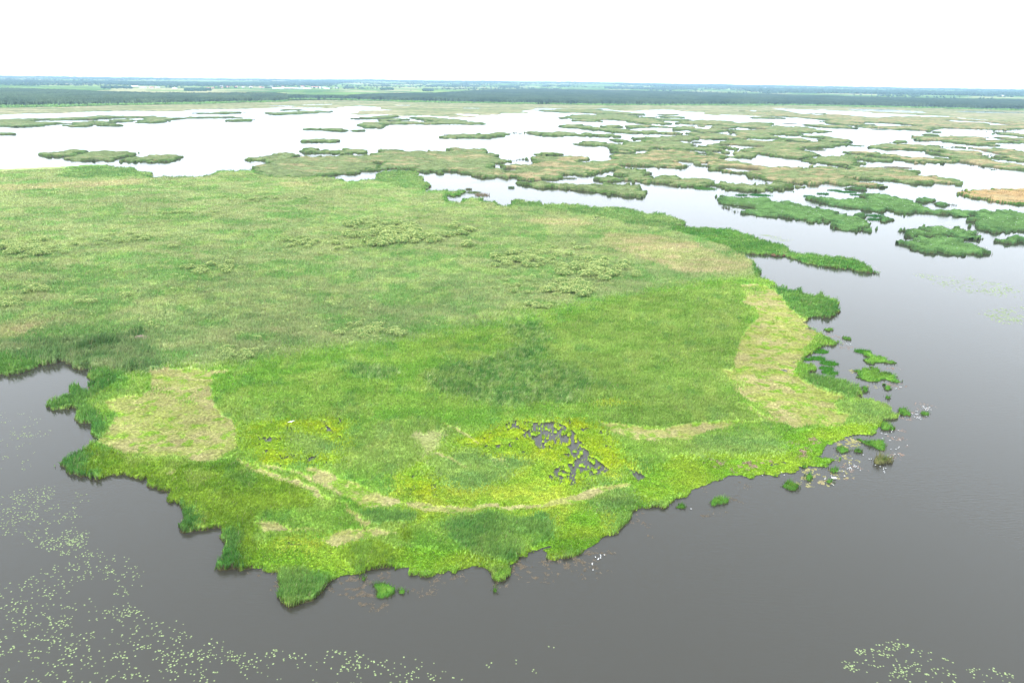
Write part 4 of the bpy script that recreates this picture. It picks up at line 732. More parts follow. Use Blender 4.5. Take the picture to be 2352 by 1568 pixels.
def far_wood(s, label, h=17, c=(74,112,84), n=500):
    g_ = ground(P(s), 4.0)
    if len(g_) < 3: return
    r = np.hypot(*g_.mean(0)); x0, y0 = g_.min(0); x1, y1 = g_.max(0)
    cw = r*2.2/F*0.9                      # crown groups a pixel or two wide at that distance
    X = rng.uniform(x0, x1, n*12); Y = rng.uniform(y0, y1, n*12); k_ = inside(g_, X, Y); X, Y = X[k_][:n], Y[k_][:n]
    if len(X) < 3: return
    e = terr_xy(X, Y); m_ = len(X)
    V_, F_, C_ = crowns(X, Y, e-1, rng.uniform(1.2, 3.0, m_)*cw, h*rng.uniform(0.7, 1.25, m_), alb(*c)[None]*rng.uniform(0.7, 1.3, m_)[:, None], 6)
    mb = MB(); mb.add(V_, F_, C_); link('far_wood', mb.mesh('far_wood', M_far), label=label, cat='wood', kind='stuff')
def box(s):   # 'Z x0,y0 x1,y1' -> rectangle
    z, a, b = s.split(); x0, y0 = map(float, a.split(',')); x1, y1 = map(float, b.split(','))
    return f'{z} {x0},{y0+ (y1-y0)*0.55} {x1},{y0+(y1-y0)*0.55} {x1},{y1} {x0},{y1}'
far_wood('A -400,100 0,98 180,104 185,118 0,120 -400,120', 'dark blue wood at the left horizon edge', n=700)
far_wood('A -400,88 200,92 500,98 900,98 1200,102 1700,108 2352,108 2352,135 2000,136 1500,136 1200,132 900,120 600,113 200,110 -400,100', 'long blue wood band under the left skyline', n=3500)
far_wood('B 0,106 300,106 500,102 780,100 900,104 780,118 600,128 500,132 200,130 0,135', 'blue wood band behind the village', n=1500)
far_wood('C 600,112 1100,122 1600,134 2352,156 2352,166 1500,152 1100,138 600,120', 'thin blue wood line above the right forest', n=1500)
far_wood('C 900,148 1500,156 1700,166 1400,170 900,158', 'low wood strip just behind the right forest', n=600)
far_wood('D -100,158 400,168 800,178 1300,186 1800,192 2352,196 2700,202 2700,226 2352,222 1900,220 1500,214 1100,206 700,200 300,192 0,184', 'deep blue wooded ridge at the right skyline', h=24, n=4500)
for q_, lb in [('A 865,125 1130,158', 'dark grove standing in the left fields'), ('A 1580,145 1800,178', 'dark grove left of the village houses'), ('B 510,115 625,138', 'dark grove behind the long farm barns'), ('B 800,140 885,158', 'small grove in the green fields right of the barns'),
               ('B 1120,148 1225,170', 'lower grove in the central green fields'), ('B 1125,125 1200,140', 'upper grove in the central green fields'), ('B 1545,125 1680,138', 'grove just left of the long central wood'), ('B 1680,120 1960,145', 'long central wood between pale fields'),
               ('B 1480,150 1565,180', 'grove close behind the forest edge'), ('C 0,130 160,150', 'grove touching the back of the centre forest'), ('C 365,130 420,145', 'little grove below a pale field'), ('C 490,130 600,145', 'second grove right below the pale field')]:
    far_wood(box(q_), lb, n=140, h=15)
mb = MB()     # hedgerows and scattered far copses towards the skyline
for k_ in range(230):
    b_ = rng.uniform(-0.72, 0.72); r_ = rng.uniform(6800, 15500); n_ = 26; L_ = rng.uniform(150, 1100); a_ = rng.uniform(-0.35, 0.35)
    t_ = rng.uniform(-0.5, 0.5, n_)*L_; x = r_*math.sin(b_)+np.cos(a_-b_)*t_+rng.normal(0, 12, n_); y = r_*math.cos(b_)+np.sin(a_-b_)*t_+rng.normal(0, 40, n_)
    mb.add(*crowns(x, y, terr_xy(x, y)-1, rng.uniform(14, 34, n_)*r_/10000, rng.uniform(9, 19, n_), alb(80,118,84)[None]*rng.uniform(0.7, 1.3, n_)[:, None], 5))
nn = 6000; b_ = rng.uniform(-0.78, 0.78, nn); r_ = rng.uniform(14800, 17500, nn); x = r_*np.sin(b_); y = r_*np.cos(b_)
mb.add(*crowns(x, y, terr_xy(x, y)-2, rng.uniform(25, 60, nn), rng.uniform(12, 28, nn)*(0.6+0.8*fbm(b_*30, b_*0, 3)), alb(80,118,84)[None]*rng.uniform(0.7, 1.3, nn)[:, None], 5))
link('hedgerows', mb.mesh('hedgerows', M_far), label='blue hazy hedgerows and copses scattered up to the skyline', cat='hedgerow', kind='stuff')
# ------------------------------------------------------------------ village and farm buildings
M_wall = principled('pale render', (0.72, 0.70, 0.66), 0.8, 0.2, 0.4); M_wall2 = principled('cream render', (0.60, 0.52, 0.42), 0.8, 0.2, 0.4)
M_roof = {'red': principled('red tiles', (0.40, 0.14, 0.10), 0.8, 0.2, 0.8), 'grey': principled('grey sheet roof', (0.42, 0.43, 0.44), 0.6, 0.3, 0.8), 'white': principled('pale sheet roof', (0.70, 0.70, 0.70), 0.5, 0.3, 0.8)}
M_win = principled('window glass', (0.05, 0.06, 0.07), 0.1)
def boxv(x0, x1, y0, y1, z0, z1):
    V = np.array([[x, y, z] for z in (z0, z1) for x, y in ((x0, y0), (x1, y0), (x1, y1), (x0, y1))], float)
    return V, np.array([[0, 3, 2, 1], [4, 5, 6, 7], [0, 1, 5, 4], [1, 2, 6, 5], [2, 3, 7, 6], [3, 0, 4, 7]])
def house(px, L_, D_, H_, roof, label, name='house', cat='house', rz=0.0, wall=None):
    g_ = ground(P(px), 0.5)[0]; e = float(terr_xy(g_[:1], g_[1:])[0]); b = math.atan2(g_[0], g_[1])
    r = link(name, None, loc=(g_[0], g_[1], e), rz=-b+rz, label=label, cat=cat, group='village buildings beyond the forest')
    V, f = boxv(-L_/2, L_/2, -D_/2, D_/2, -1, H_)
    V = np.vstack([V, [[-L_/2, 0, H_+D_*0.32], [L_/2, 0, H_+D_*0.32]]])
    link('wall', mesh_np('wall', V, [np.array([[0, 1, 5, 4], [1, 2, 6, 5], [2, 3, 7, 6], [3, 0, 4, 7], [0, 3, 2, 1]]), np.array([[4, 8, 7], [5, 6, 9]])], None, wall or M_wall), parent=r)
    o_ = 0.5; hr = H_+D_*0.32+0.15; he = H_-0.2
    V = np.array([[-L_/2-o_, -D_/2-o_, he], [L_/2+o_, -D_/2-o_, he], [L_/2+o_, 0, hr], [-L_/2-o_, 0, hr], [L_/2+o_, D_/2+o_, he], [-L_/2-o_, D_/2+o_, he]])
    V = np.vstack([V, V+[0, 0, 0.25]])
    link('roof', mesh_np('roof', V, [np.array([[0, 1, 2, 3], [3, 2, 4, 5], [6, 9, 8, 7], [9, 11, 10, 8], [0, 6, 7, 1], [5, 4, 10, 11], [1, 7, 8, 2], [0, 3, 9, 6], [2, 8, 10, 4], [3, 5, 11, 9]])], None, M_roof[roof]), parent=r)
    nw = max(2, int(L_/5)); 
    for k_ in range(min(nw, 6)):
        xw = -L_/2+L_*(k_+0.5)/min(nw, 6); V, f = boxv(xw-0.7, xw+0.7, -D_/2-0.06, -D_/2+0.05, H_*0.45, H_*0.8)
        link('window', mesh_np('window', V, [f], None, M_win), parent=r)
for px, L_, D_, H_, rf, lb, nm in [
 ('B 240,165', 70, 14, 6, 'white', 'leftmost long white barn of the farm', 'barn'), ('B 310,163', 60, 14, 6, 'white', 'long white barn second from the left of the farm', 'barn'), ('B 370,165', 45, 14, 7, 'grey', 'grey-roofed barn in the middle of the farm', 'barn'),
 ('B 415,166', 50, 13, 6, 'grey', 'long low grey barn in front of the red-roofed building', 'barn'), ('B 450,152', 26, 14, 10, 'red', 'tall red-roofed building in the middle of the farm', 'house'), ('B 488,165', 55, 13, 5, 'white', 'low white barn right of the middle of the farm', 'barn'),
 ('B 545,155', 34, 13, 8, 'red', 'left one of two red-roofed blocks at the farm\'s right', 'house'), ('B 580,156', 30, 12, 8, 'red', 'right one of two red-roofed blocks at the farm\'s right', 'house'), ('B 620,160', 44, 13, 7, 'white', 'bright white barn near the farm\'s right end', 'barn'),
 ('B 660,166', 36, 12, 6, 'white', 'white barn at the farm\'s right end beside a dark tree', 'barn'), ('B 735,158', 30, 11, 4, 'grey', 'low shed off the farm\'s right end', 'shed'), ('B 15,150', 16, 10, 6, 'red', 'red-roofed house at the left of the village gap', 'house'),
 ('B 95,155', 20, 11, 6, 'red', 'pale house with a red roof halfway to the farm', 'house'), ('B 115,157', 14, 9, 5, 'grey', 'small pale house touching the red-roofed one', 'house'), ('B 180,148', 16, 10, 6, 'grey', 'small pale house left of the first barn', 'house'),
 ('B 280,150', 18, 11, 7, 'red', 'red-roofed house rising behind the white barns', 'house'), ('A 1155,150', 40, 14, 7, 'white', 'wide white building right of the dark grove on the left', 'barn'), ('A 1225,158', 36, 12, 6, 'grey', 'grey building second from the left grove', 'barn'),
 ('A 1298,160', 24, 12, 7, 'red', 'reddish house between two grey sheds on the left', 'house'), ('A 1350,158', 28, 12, 6, 'grey', 'grey shed right of the reddish house', 'shed'), ('A 1495,165', 26, 11, 5, 'white', 'low white shed alone in a pale field', 'shed'),
 ('A 1780,162', 18, 10, 6, 'red', 'house just right of the second grove', 'house'), ('A 1820,162', 18, 10, 7, 'red', 'white-walled house two right of the second grove', 'house'), ('A 1895,148', 20, 11, 7, 'grey', 'upper white house in the left village', 'house'),
 ('A 1948,152', 26, 12, 7, 'red', 'brightest white house in the left village', 'house'), ('A 1900,158', 14, 9, 5, 'red', 'small red-roofed house below the upper white house', 'house'), ('A 2020,152', 20, 10, 6, 'red', 'red-roofed house in the left village centre', 'house'),
 ('A 2080,155', 16, 10, 6, 'grey', 'grey-roofed house in the left village centre', 'house'), ('A 2145,153', 22, 11, 6, 'grey', 'pale wide house right in the left village', 'house'), ('A 2240,158', 24, 11, 6, 'red', 'red-roofed house near the left village\'s right end', 'house'),
 ('A 2325,148', 20, 10, 6, 'grey', 'pale house last on the right of the left village', 'house'), ('C 1440,150', 26, 12, 6, 'white', 'lone white building above the right forest', 'house'), ('D 130,162', 24, 12, 8, 'white', 'lone white building on the right wooded ridge', 'house'), ('D 1540,212', 26, 12, 6, 'grey', 'lone grey building at the far right forest edge', 'house'), ('D 2160,228', 30, 12, 6, 'white', 'pale farmhouse far right beyond the forest', 'house')]:
    house(px, L_*1.3, D_*1.1, H_*1.15, rf, lb, nm, 'barn' if nm == 'barn' else nm, rng.uniform(-0.25, 0.25), M_wall if rng.random() < 0.7 else M_wall2)
# pale open ground and glasshouse-like strip far off is left to the field parcels
def tree_thing(px, h, label):
    g_ = ground(P(px), 0.5)[0]; e = float(terr_xy(g_[:1], g_[1:])[0])
    r = link('tree', None, loc=(g_[0], g_[1], e), label=label, cat='tree', group='single trees in the far fields')
    n_ = 60; th = rng.uniform(0, 6.28, n_); ph = np.arccos(rng.uniform(-0.6, 1, n_)); rr_ = h*0.36*rng.uniform(0.55, 1.05, n_)
    x = rr_*np.sin(ph)*np.cos(th); y = rr_*np.sin(ph)*np.sin(th); z = h*0.58+rr_*np.cos(ph)*0.95
    V_, F_, C_ = crowns(x, y, z-h*0.1, np.full(n_, h*0.26), np.full(n_, h*0.22), alb(86,124,84)[None]*rng.uniform(0.7, 1.3, n_)[:, None], 5)
    link('crown', mesh_np('crown', V_, F_, C_, M_far), parent=r)
    a = np.linspace(0, 2*math.pi, 7)[:-1]; V = np.concatenate([np.stack([np.cos(a)*q*h, np.sin(a)*q*h, np.full(6, zz_*h)], 1) for q, zz_ in ((0.035, -0.03), (0.025, 0.3), (0.012, 0.6))])
    f = np.array([[s_*6+k_, s_*6+(k_+1) % 6, s_*6+6+(k_+1) % 6, s_*6+6+k_] for s_ in range(2) for k_ in range(6)])
    link('trunk', mesh_np('trunk', V, [f], np.tile(alb(110,95,80), (len(V), 1)), M_far), parent=r)
for px, h_, lb in [('A 645,145', 24, 'large round tree alone in the left pale field'), ('A 905,120', 15, 'tree just above the left dark grove'), ('A 1460,155', 18, 'tree left of the low white shed'), ('A 1520,150', 16, 'tree right of the low white shed'),
 ('A 1870,160', 18, 'tree between two village houses on the left'), ('B 290,140', 20, 'tree above the white barns'), ('B 225,138', 14, 'small tree left above the first barn'), ('B 675,158', 18, 'dark tree at the farm\'s right end'), ('B 743,158', 16, 'dark tree beside the low shed'),
 ('B 1020,147', 28, 'large dark round tree in the middle green field'), ('B 1065,125', 12, 'small tree up the middle green field'), ('B 1240,132', 14, 'small tree right of the upper central grove'), ('B 1280,160', 18, 'tree right of the lower central grove'), ('B 1420,158', 18, 'left tree of a pair above the forest edge'),
 ('B 1455,158', 16, 'right tree of a pair above the forest edge'), ('B 1376,183', 12, 'small bush-like tree at the forest edge'), ('B 1665,160', 17, 'first tree of a row behind the right forest'), ('B 1750,161', 19, 'second tree of a row behind the right forest'), ('B 1790,163', 17, 'third tree of a row behind the right forest'),
 ('B 1918,162', 24, 'broad dark tree under the long central wood'), ('B 2060,158', 22, 'slender dark tree right of the long central wood'), ('C 310,142', 17, 'dark tree left of the pale centre field'), ('D 565,188', 18, 'dark tree on the right skyline field'), ('D 795,192', 18, 'dark tree farther right on the skyline field')]:
    tree_thing(px, h_, lb)
# ------------------------------------------------------------------ willow bushes in the marsh
def bush_mesh(seed):
    g = np.random.default_rng(seed); n_ = 420; mb = MB()
    lob = [(g.uniform(-0.45, 0.45), g.uniform(-0.45, 0.45), g.uniform(0.3, 0.6), g.uniform(0.35, 0.6)) for _ in range(7)]
    for lx_, ly_, lz_, lr_ in lob:
        m_ = 75; th = g.uniform(0, 6.28, m_); ph = np.arccos(g.uniform(-0.15, 1, m_)); rr_ = lr_*g.uniform(0.75, 1.1, m_)
        c = np.stack([lx_+rr_*np.sin(ph)*np.cos(th), ly_+rr_*np.sin(ph)*np.sin(th), lz_*0.6+rr_*np.cos(ph)*0.7], 1)
        d1 = g.normal(0, 1, (m_, 3)); d1 /= np.linalg.norm(d1, axis=1)[:, None]; d2 = g.normal(0, 1, (m_, 3)); d2[:, 2] += 0.3
        s_ = g.uniform(0.07, 0.15, m_)[:, None]
        V = np.stack([c-d1*s_*0.6, c+d1*s_*0.6, c+d2/np.linalg.norm(d2, axis=1)[:, None]*s_*1.3], 1)
        tone = (0.75+0.5*g.random(m_))[:, None]
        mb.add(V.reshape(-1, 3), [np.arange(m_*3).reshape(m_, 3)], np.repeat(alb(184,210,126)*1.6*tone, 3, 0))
        # inner leaf mass, coloured darker to paint in the bush's shadow
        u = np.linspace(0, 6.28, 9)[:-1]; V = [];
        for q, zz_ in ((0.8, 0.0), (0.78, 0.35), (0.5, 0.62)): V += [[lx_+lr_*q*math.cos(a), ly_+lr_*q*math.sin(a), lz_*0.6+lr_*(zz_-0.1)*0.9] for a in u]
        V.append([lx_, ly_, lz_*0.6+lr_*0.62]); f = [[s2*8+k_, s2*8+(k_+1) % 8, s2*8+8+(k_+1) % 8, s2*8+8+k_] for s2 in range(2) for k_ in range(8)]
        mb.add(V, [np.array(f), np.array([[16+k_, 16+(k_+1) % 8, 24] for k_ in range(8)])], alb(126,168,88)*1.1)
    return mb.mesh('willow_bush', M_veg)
BUSH = [bush_mesh(s_) for s_ in range(5)]
CL = [ # W centre, half sizes, count, size range, label
 ((935,545), (125,26), 58, (2.2,4.2), 'pale willow bush in the thick centre cluster of the marsh'),
 ((720,565), (90,18), 18, (1.4,2.8), 'pale willow bush in the low cluster left of the centre'),
 ((860,520), (110,14), 18, (1.4,2.6), 'pale willow bush in the loose row behind the centre cluster'),
 ((1200,600), (85,20), 30, (1.6,3.0), 'pale willow bush in the spreading group right of the centre'),
 ((1350,620), (100,22), 42, (1.8,3.2), 'pale willow bush in the group nearest the bright green boundary'),
 ((1320,665), (60,18), 24, (1.8,3.2), 'pale willow bush in the lowest clump of the right group'),
 ((1290,575), (90,12), 14, (1.2,2.4), 'pale willow bush in the sparse row above the right group'),
 ((50,570), (70,24), 22, (1.8,3.4), 'pale willow bush in the big group at the left edge'),
 ((110,580), (60,8), 8, (1.4,2.4), 'pale willow bush trailing off the left edge group'),
 ((280,555), (110,14), 16, (1.2,2.4), 'pale willow bush in the thin band at the left'),
 ((480,618), (70,14), 16, (1.2,2.4), 'pale willow bush in the small group left of the centre'),
 ((85,672), (20,7), 5, (1.6,2.6), 'pale willow bush in the tiny upper left clump'),
 ((25,700), (34,8), 6, (1.6,2.4), 'pale willow bush in the tiny clump cut by the left edge'),
 ((190,696), (26,6), 4, (1.4,2.0), 'pale willow bush in the tiny clump left of the lone bush'),
 ((292,683), (12,4), 2, (1.6,2.2), 'pale willow bush of the lone bright pair'),
 ((850,762), (65,12), 18, (1.0,2.0), 'pale willow bush in the scatter along the lower boundary'),
 ((575,815), (60,12), 12, (0.9,1.7), 'pale willow bush in the scatter above the left clearing'),
 ((1180,660), (50,20), 14, (0.9,1.8), 'small willow bush in the grey-green patch right of centre'),
 ((1230,706), (22,6), 5, (1.2,2.0), 'pale willow bush on the boundary between pale and bright reeds'),
 ((600,460), (110,10), 12, (1.4,2.4), 'pale willow bush in the faint far row of the marsh'),
 ((430,490), (60,6), 6, (1.4,2.4), 'pale willow bush in the faint far left row')]
for (cx_, cy_), (hx, hy), n_, (s0, s1), lb in CL:
    for k_ in range(n_):
        u = rng.normal(0, 0.5, 2); pxy = np.array([[cx_+np.clip(u[0], -1.1, 1.1)*hx, cy_+np.clip(u[1], -1.1, 1.1)*hy]])
        g_ = ground(pxy, 0.8)[0]; s_ = rng.uniform(s0, s1)*1.5; ul = 'left end' if u[0] < -0.4 else ('right end' if u[0] > 0.4 else 'middle'); vl = 'back' if u[1] < 0 else 'front'; lbk = lb+', '+vl+' row, '+ul
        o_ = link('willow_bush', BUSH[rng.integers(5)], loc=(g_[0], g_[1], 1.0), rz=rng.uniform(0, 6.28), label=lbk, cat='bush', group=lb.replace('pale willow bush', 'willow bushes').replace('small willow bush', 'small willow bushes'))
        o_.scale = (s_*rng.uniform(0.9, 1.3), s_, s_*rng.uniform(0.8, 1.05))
mb = MB()     # low scrub between and around the clusters
scx = [(cx_+rng.normal(0, hx*1.1), cy_+rng.normal(0, hy*1.5)) for (cx_, cy_), (hx, hy), n_, _, _ in CL for _k in range(int(n_*2.4))]+[(rng.uniform(-60, 1500), rng.uniform(470, 790)) for _k in range(420)]
scg = ground(np.array(scx), 0.8); scz = zones(scg[:, 0], scg[:, 1]); scg = scg[np.isin(scz, [Z['upper']['i'], Z['tan']['i']])]
for gx0, gy0 in scg:
    if not inside(MAIN, np.array([gx0]), np.array([gy0]))[0]: continue
    m_ = 34; r_s = rng.uniform(0.5, 1.7); th = rng.uniform(0, 6.28, m_); ph = np.arccos(rng.uniform(0, 1, m_)); q = r_s*rng.uniform(0.6, 1.1, m_)
    c = np.stack([gx0+q*np.sin(ph)*np.cos(th)*1.3, gy0+q*np.sin(ph)*np.sin(th), 0.9+0.8*r_s*np.cos(ph)], 1); d1 = rng.normal(0, 0.26, (m_, 3)); d2 = rng.normal(0, 0.26, (m_, 3))
    mb.add(np.stack([c-d1, c+d1, c+d2], 1).reshape(-1, 3), [np.arange(m_*3).reshape(m_, 3)], np.repeat(alb(178,206,122)*1.55*(0.65+0.6*rng.random(m_))[:, None], 3, 0))
link('low_scrub', mb.mesh('low_scrub', M_veg), label='pale low scrub speckled over the upper marsh between the willows', cat='scrub', kind='stuff')
# ------------------------------------------------------------------ lily pads
def pad_poly(g, r):
    n_ = 11; a0 = g.uniform(0, 6.28); a = a0+np.linspace(0.25, 2*math.pi-0.25, n_); rr_ = r*g.uniform(0.93, 1.06, n_)
    V = np.vstack([[[0, 0, 0.0]], np.stack([rr_*np.cos(a), rr_*np.sin(a)*0.92, g.uniform(-0.004, 0.012, n_)], 1)])
    return V, np.array([[0, k_+1, k_+2] for k_ in range(n_-1)])
def pad_field(s, ncl, spread, label, seed, nmin=1, nmax=8, size=(0.10, 0.17)):
    g = np.random.default_rng(seed); g_ = ground(P(s)); x0, y0 = g_.min(0); x1, y1 = g_.max(0); out = []
    while len(out) < ncl:
        x, y = g.uniform(x0, x1), g.uniform(y0, y1)
        if not inside(g_, np.array([x]), np.array([y]))[0] or fbm(np.array([x/7.]), np.array([y/7.]), 2)[0] < 0.42*g.random()+0.2: continue
        m_ = 1+int(g.exponential(2.4)); m_ = min(m_, nmax)
        for _ in range(m_): out.append((x+g.normal(0, spread)*1.5, y+g.normal(0, spread), g.uniform(*size)))
    return [(a, b, c, label) for a, b, c in out]
pads = pad_field('W -40,1360 230,1260 320,1300 300,1390 420,1440 560,1500 650,1500 760,1490 900,1520 980,1478 1040,1480 1080,1550 1110,1620 -60,1640', 1500, 0.6, 'pale lily pad in the wide bottom left scatter', 1)
pads += pad_field('W -40,1140 130,1115 200,1140 180,1180 200,1250 150,1280 60,1240 -40,1220', 600, 0.5, 'pale green lily pad in the dense patch left of the marsh', 2)
pads += pad_field('W -40,940 60,930 110,980 100,1060 40,1090 -40,1100', 170, 0.6, 'pale lily pad in the sparse upper left patch', 3)
pads += pad_field('W 1905,1560 1960,1500 2020,1460 2080,1480 2180,1500 2290,1540 2352,1560 2420,1640 1895,1640', 400, 0.42, 'pale lily pad in the bottom right group', 4)
pads += pad_field('W 1070,1480 1300,1470 1320,1560 1100,1560', 10, 0.3, 'pale lily pad drifting between the bottom groups', 5)
pads += pad_field('W 520,1500 760,1490 900,1520 980,1478 1040,1480 1070,1560 1060,1620 400,1620', 190, 0.42, 'pale lily pad in the bottom edge clusters', 9)
far_pads = pad_field('W 2110,628 2200,632 2352,660 2352,690 2220,672 2130,650', 420, 1.2, '', 6, size=(0.25, 0.5))+pad_field('W 2250,715 2352,700 2352,750 2290,740', 260, 0.9, '', 7, size=(0.2, 0.45))+pad_field('F 690,530 780,540 890,560 880,585 760,560', 160, 1.0, '', 8, size=(0.2, 0.4))
pads = [p_ for p_ in pads]
pads.sort(key=lambda p_: math.hypot(p_[0], p_[1]))
vis = []
for p_ in pads:
    v = Rcam.inverted().to_3x3() @ Vector((p_[0], p_[1], -CAMH)); u_ = (-v.x/v.z*F+CX, v.y/v.z*F+CY)
    if 4 < u_[0] < 2348 and u_[1] < 1566: vis.append(p_)
PC = alb(172, 204, 136)*1.12
g = np.random.default_rng(21); PADM = []
for k_ in range(6):
    V, f = pad_poly(g, 1.0); PADM.append(mesh_np('lily_pad', V*[1, 1, 0.15], [f], np.tile(PC*g.uniform(0.65, 1.15), (len(V), 1)), M_pad))
big = vis[:295]; bigset = set(id(p_) for p_ in big)
for x, y, r_, lb in big:
    b_ = math.atan2(x, y); cell_ = ('far left', 'left', 'left of middle', 'middle', 'right of middle', 'right', 'far right')[int(np.clip((b_+0.62)/1.24*7, 0, 6))]; rw_ = ('nearest', 'second nearest', 'third nearest', 'farthest')[int(np.clip((math.hypot(x, y)-84)/9, 0, 3))]
    lbp = lb+(', %s row, %s' % (rw_, cell_))
    o_ = link('lily_pad', PADM[g.integers(6)], loc=(x, y, 0.012+g.uniform(0, 0.012)), rz=g.uniform(0, 6.28), label=lbp, cat='lily pad', group=lb.replace('lily pad', 'lily pads')); o_.scale = (r_, r_, r_*3)
def pads_stuff(lst, name, label, tone=1.0):
    mb = MB()
    for x, y, r_, _ in lst:
        V, f = pad_poly(g, r_); mb.add(V+[x, y, 0.012+g.uniform(0, 0.012)], [f], PC*g.uniform(0.6, 1.15)*tone)
    link(name, mb.mesh(name, M_pad), label=label, cat='lily pads', kind='stuff')
pads_stuff([p_ for p_ in pads if id(p_) not in bigset], 'lily_pads', 'many small pale lily pads scattered over the left and bottom water')
pads_stuff(far_pads, 'lily_pads', 'faint pale film of lily leaves on the right open water', 1.0)
# ------------------------------------------------------------------ floating plant debris near the shore
def debris(spots, label, c, name='floating_debris', n_=170):
    mb = MB()
    for s, rad in spots:
        cxy = ground(P(s))[0]; m_ = int(n_*rad*rad/4)+20; th = g.uniform(0, 6.28, m_); rr_ = rad*np.sqrt(g.random(m_))*(0.5+0.9*vnoise(th*1.6+cxy[0], th*0+cxy[1])); x = cxy[0]+rr_*np.cos(th)*1.3; y = cxy[1]+rr_*np.sin(th)
        keep = fbm(x/0.8, y/0.8, 2) > 0.60; x, y = x[keep], y[keep]; m_ = len(x)
        if not m_: continue
        a = g.uniform(0, 3.14, m_); L_ = g.uniform(0.08, 0.35, m_); wd_ = g.uniform(0.02, 0.07, m_)
        d1 = np.stack([np.cos(a)*L_, np.sin(a)*L_, g.uniform(-0.01, 0.05, m_)], 1); d2 = np.stack([-np.sin(a)*wd_, np.cos(a)*wd_, a*0], 1); p0 = np.stack([x, y, np.full(m_, 0.012)+g.uniform(0, 0.02, m_)], 1)
        V = np.stack([p0-d1-d2, p0+d1-d2, p0+d1*0.9+d2, p0-d1+d2], 1).reshape(-1, 3)
        mb.add(V, [np.arange(m_*4).reshape(m_, 4)], np.repeat(alb(*c)[None]*g.uniform(0.6, 1.3, m_)[:, None], 4, 0))
    link(name, mb.mesh(name, M_pad), label=label, cat='debris', kind='stuff')
debris([('L 820,480', 3), ('L 880,515', 3), ('L 940,545', 3), ('L 1010,600', 2.5), ('L 1060,630', 1.6), ('L 1080,445', 1.4), ('L 1330,535', 1.8), ('L 900,490', 2.5), ('L 1245,535', .9), ('L 340,405', 2.2), ('L 450,450', 1.6), ('L 440,515', 1.0), ('L 810,515', 1), ('L 1390,480', 1.2), ('L 1500,440', 2),
        ('L 1880,410', 3), ('L 1950,420', 2.5), ('L 2000,440', 2.4), ('L 2160,425', 1.6), ('L 2260,340', 2.4), ('L 2100,380', 2.6), ('L 1860,380', 2), ('L 1770,490', 1.2), ('K 1790,1140', 2), ('K 1880,1225', 1.2), ('K 1780,1045', 1.4), ('K 1400,1540', 2.4), ('K 1530,1385', 1.3), ('K 1330,1400', 3), ('K 1180,1440', 3), ('K 830,1530', 3), ('K 1000,1500', 3), ('M 750,262', 1.6), ('M 690,278', 1), ('M 830,190', 1.8), ('M 650,140', 1.4), ('M 880,120', 1.6)],
       'reddish brown floating weed drifting close to the lower shore', (126, 122, 98))
debris([('N 1550,570', 1.6), ('N 1540,665', 1.8), ('N 1520,830', 1.5), ('N 1600,840', .9), ('N 730,1110', 2.6), ('N 1060,960', 2.6), ('N 990,1065', 1.6), ('N 1640,735', .8), ('G 1570,985', 2.8), ('G 1390,850', 3), ('G 1380,745', 2), ('G 1510,1040', 2.4), ('G 1460,1060', 1.4), ('G 970,535', 3.4), ('G 800,500', 3.5), ('G 660,730', 3.6), ('G 940,715', 2), ('G 1070,610', 2.6), ('G 720,700', 3), ('F 820,657', 3.2), ('N 1480,870', 1.5)],
       'pale brown dead reed litter where the gulls rest', (176, 160, 134))
debris([('N 690,1030', 3.0), ('N 640,1100', 2.6), ('N 940,1040', 2.6), ('N 1000,880', 2.4), ('N 560,1150', 1.6), ('N 780,1140', 2), ('G 1245,855', 1.6), ('G 1120,760', 1.8), ('N 1000,690', 2.6), ('N 1070,700', 2.2), ('N 970,760', 2.6)], 'yellowish floating algae mats between the green tufts', (186, 192, 124), 'algae_mat', 420)
# pile of dead reeds beside the creek
def heap(px, rx, ry, h, c, label, name):
    cxy = ground(P(px), 0.5)[0]; m_ = 700; th = g.uniform(0, 6.28, m_); q = np.sqrt(g.random(m_)); x = q*rx*np.cos(th); y = q*ry*np.sin(th); z = h*(1-q**2)+0.4
    a = g.uniform(0, 3.14, m_); L_ = g.uniform(0.3, 0.8, m_); wd_ = 0.06; d1 = np.stack([np.cos(a)*L_, np.sin(a)*L_, g.normal(0, 0.1, m_)], 1); d2 = np.stack([-np.sin(a)*wd_, np.cos(a)*wd_, a*0], 1); p0 = np.stack([x, y, z], 1)
    V = np.stack([p0-d1-d2, p0+d1-d2, p0+d1+d2, p0-d1+d2], 1).reshape(-1, 3); mb = MB(); mb.add(V, [np.arange(m_*4).reshape(m_, 4)], np.repeat(alb(*c)[None]*g.uniform(0.75, 1.2, m_)[:, None], 4, 0))
    u = np.linspace(0, 6.28, 13)[:-1]; V = [[rx*q*math.cos(a), ry*q*math.sin(a), zz_*h+0.3] for q, zz_ in ((1, -0.6), (0.8, 0.3), (0.5, 0.75)) for a in u]+[[0, 0, h+0.25]]
    mb.add(V, [np.array([[s_*12+k_, s_*12+(k_+1) % 12, s_*12+12+(k_+1) % 12, s_*12+12+k_] for s_ in range(2) for k_ in range(12)]), np.array([[24+k_, 24+(k_+1) % 12, 36] for k_ in range(12)])], alb(*c)*0.9)
    link(name, mb.mesh(name, M_pad), loc=(cxy[0], cxy[1], 0), label=label, cat='reed pile')
heap('H 1165,435', 3.6, 3.2, 1.5, (206, 190, 168), 'pale domed pile of dead reeds at the head of the dark creek', 'reed_pile')
heap('F 810,658', 4.2, 1.6, 0.5, (196, 160, 122), 'brown reed nest mound with two swans off the green spit', 'nest_mound')
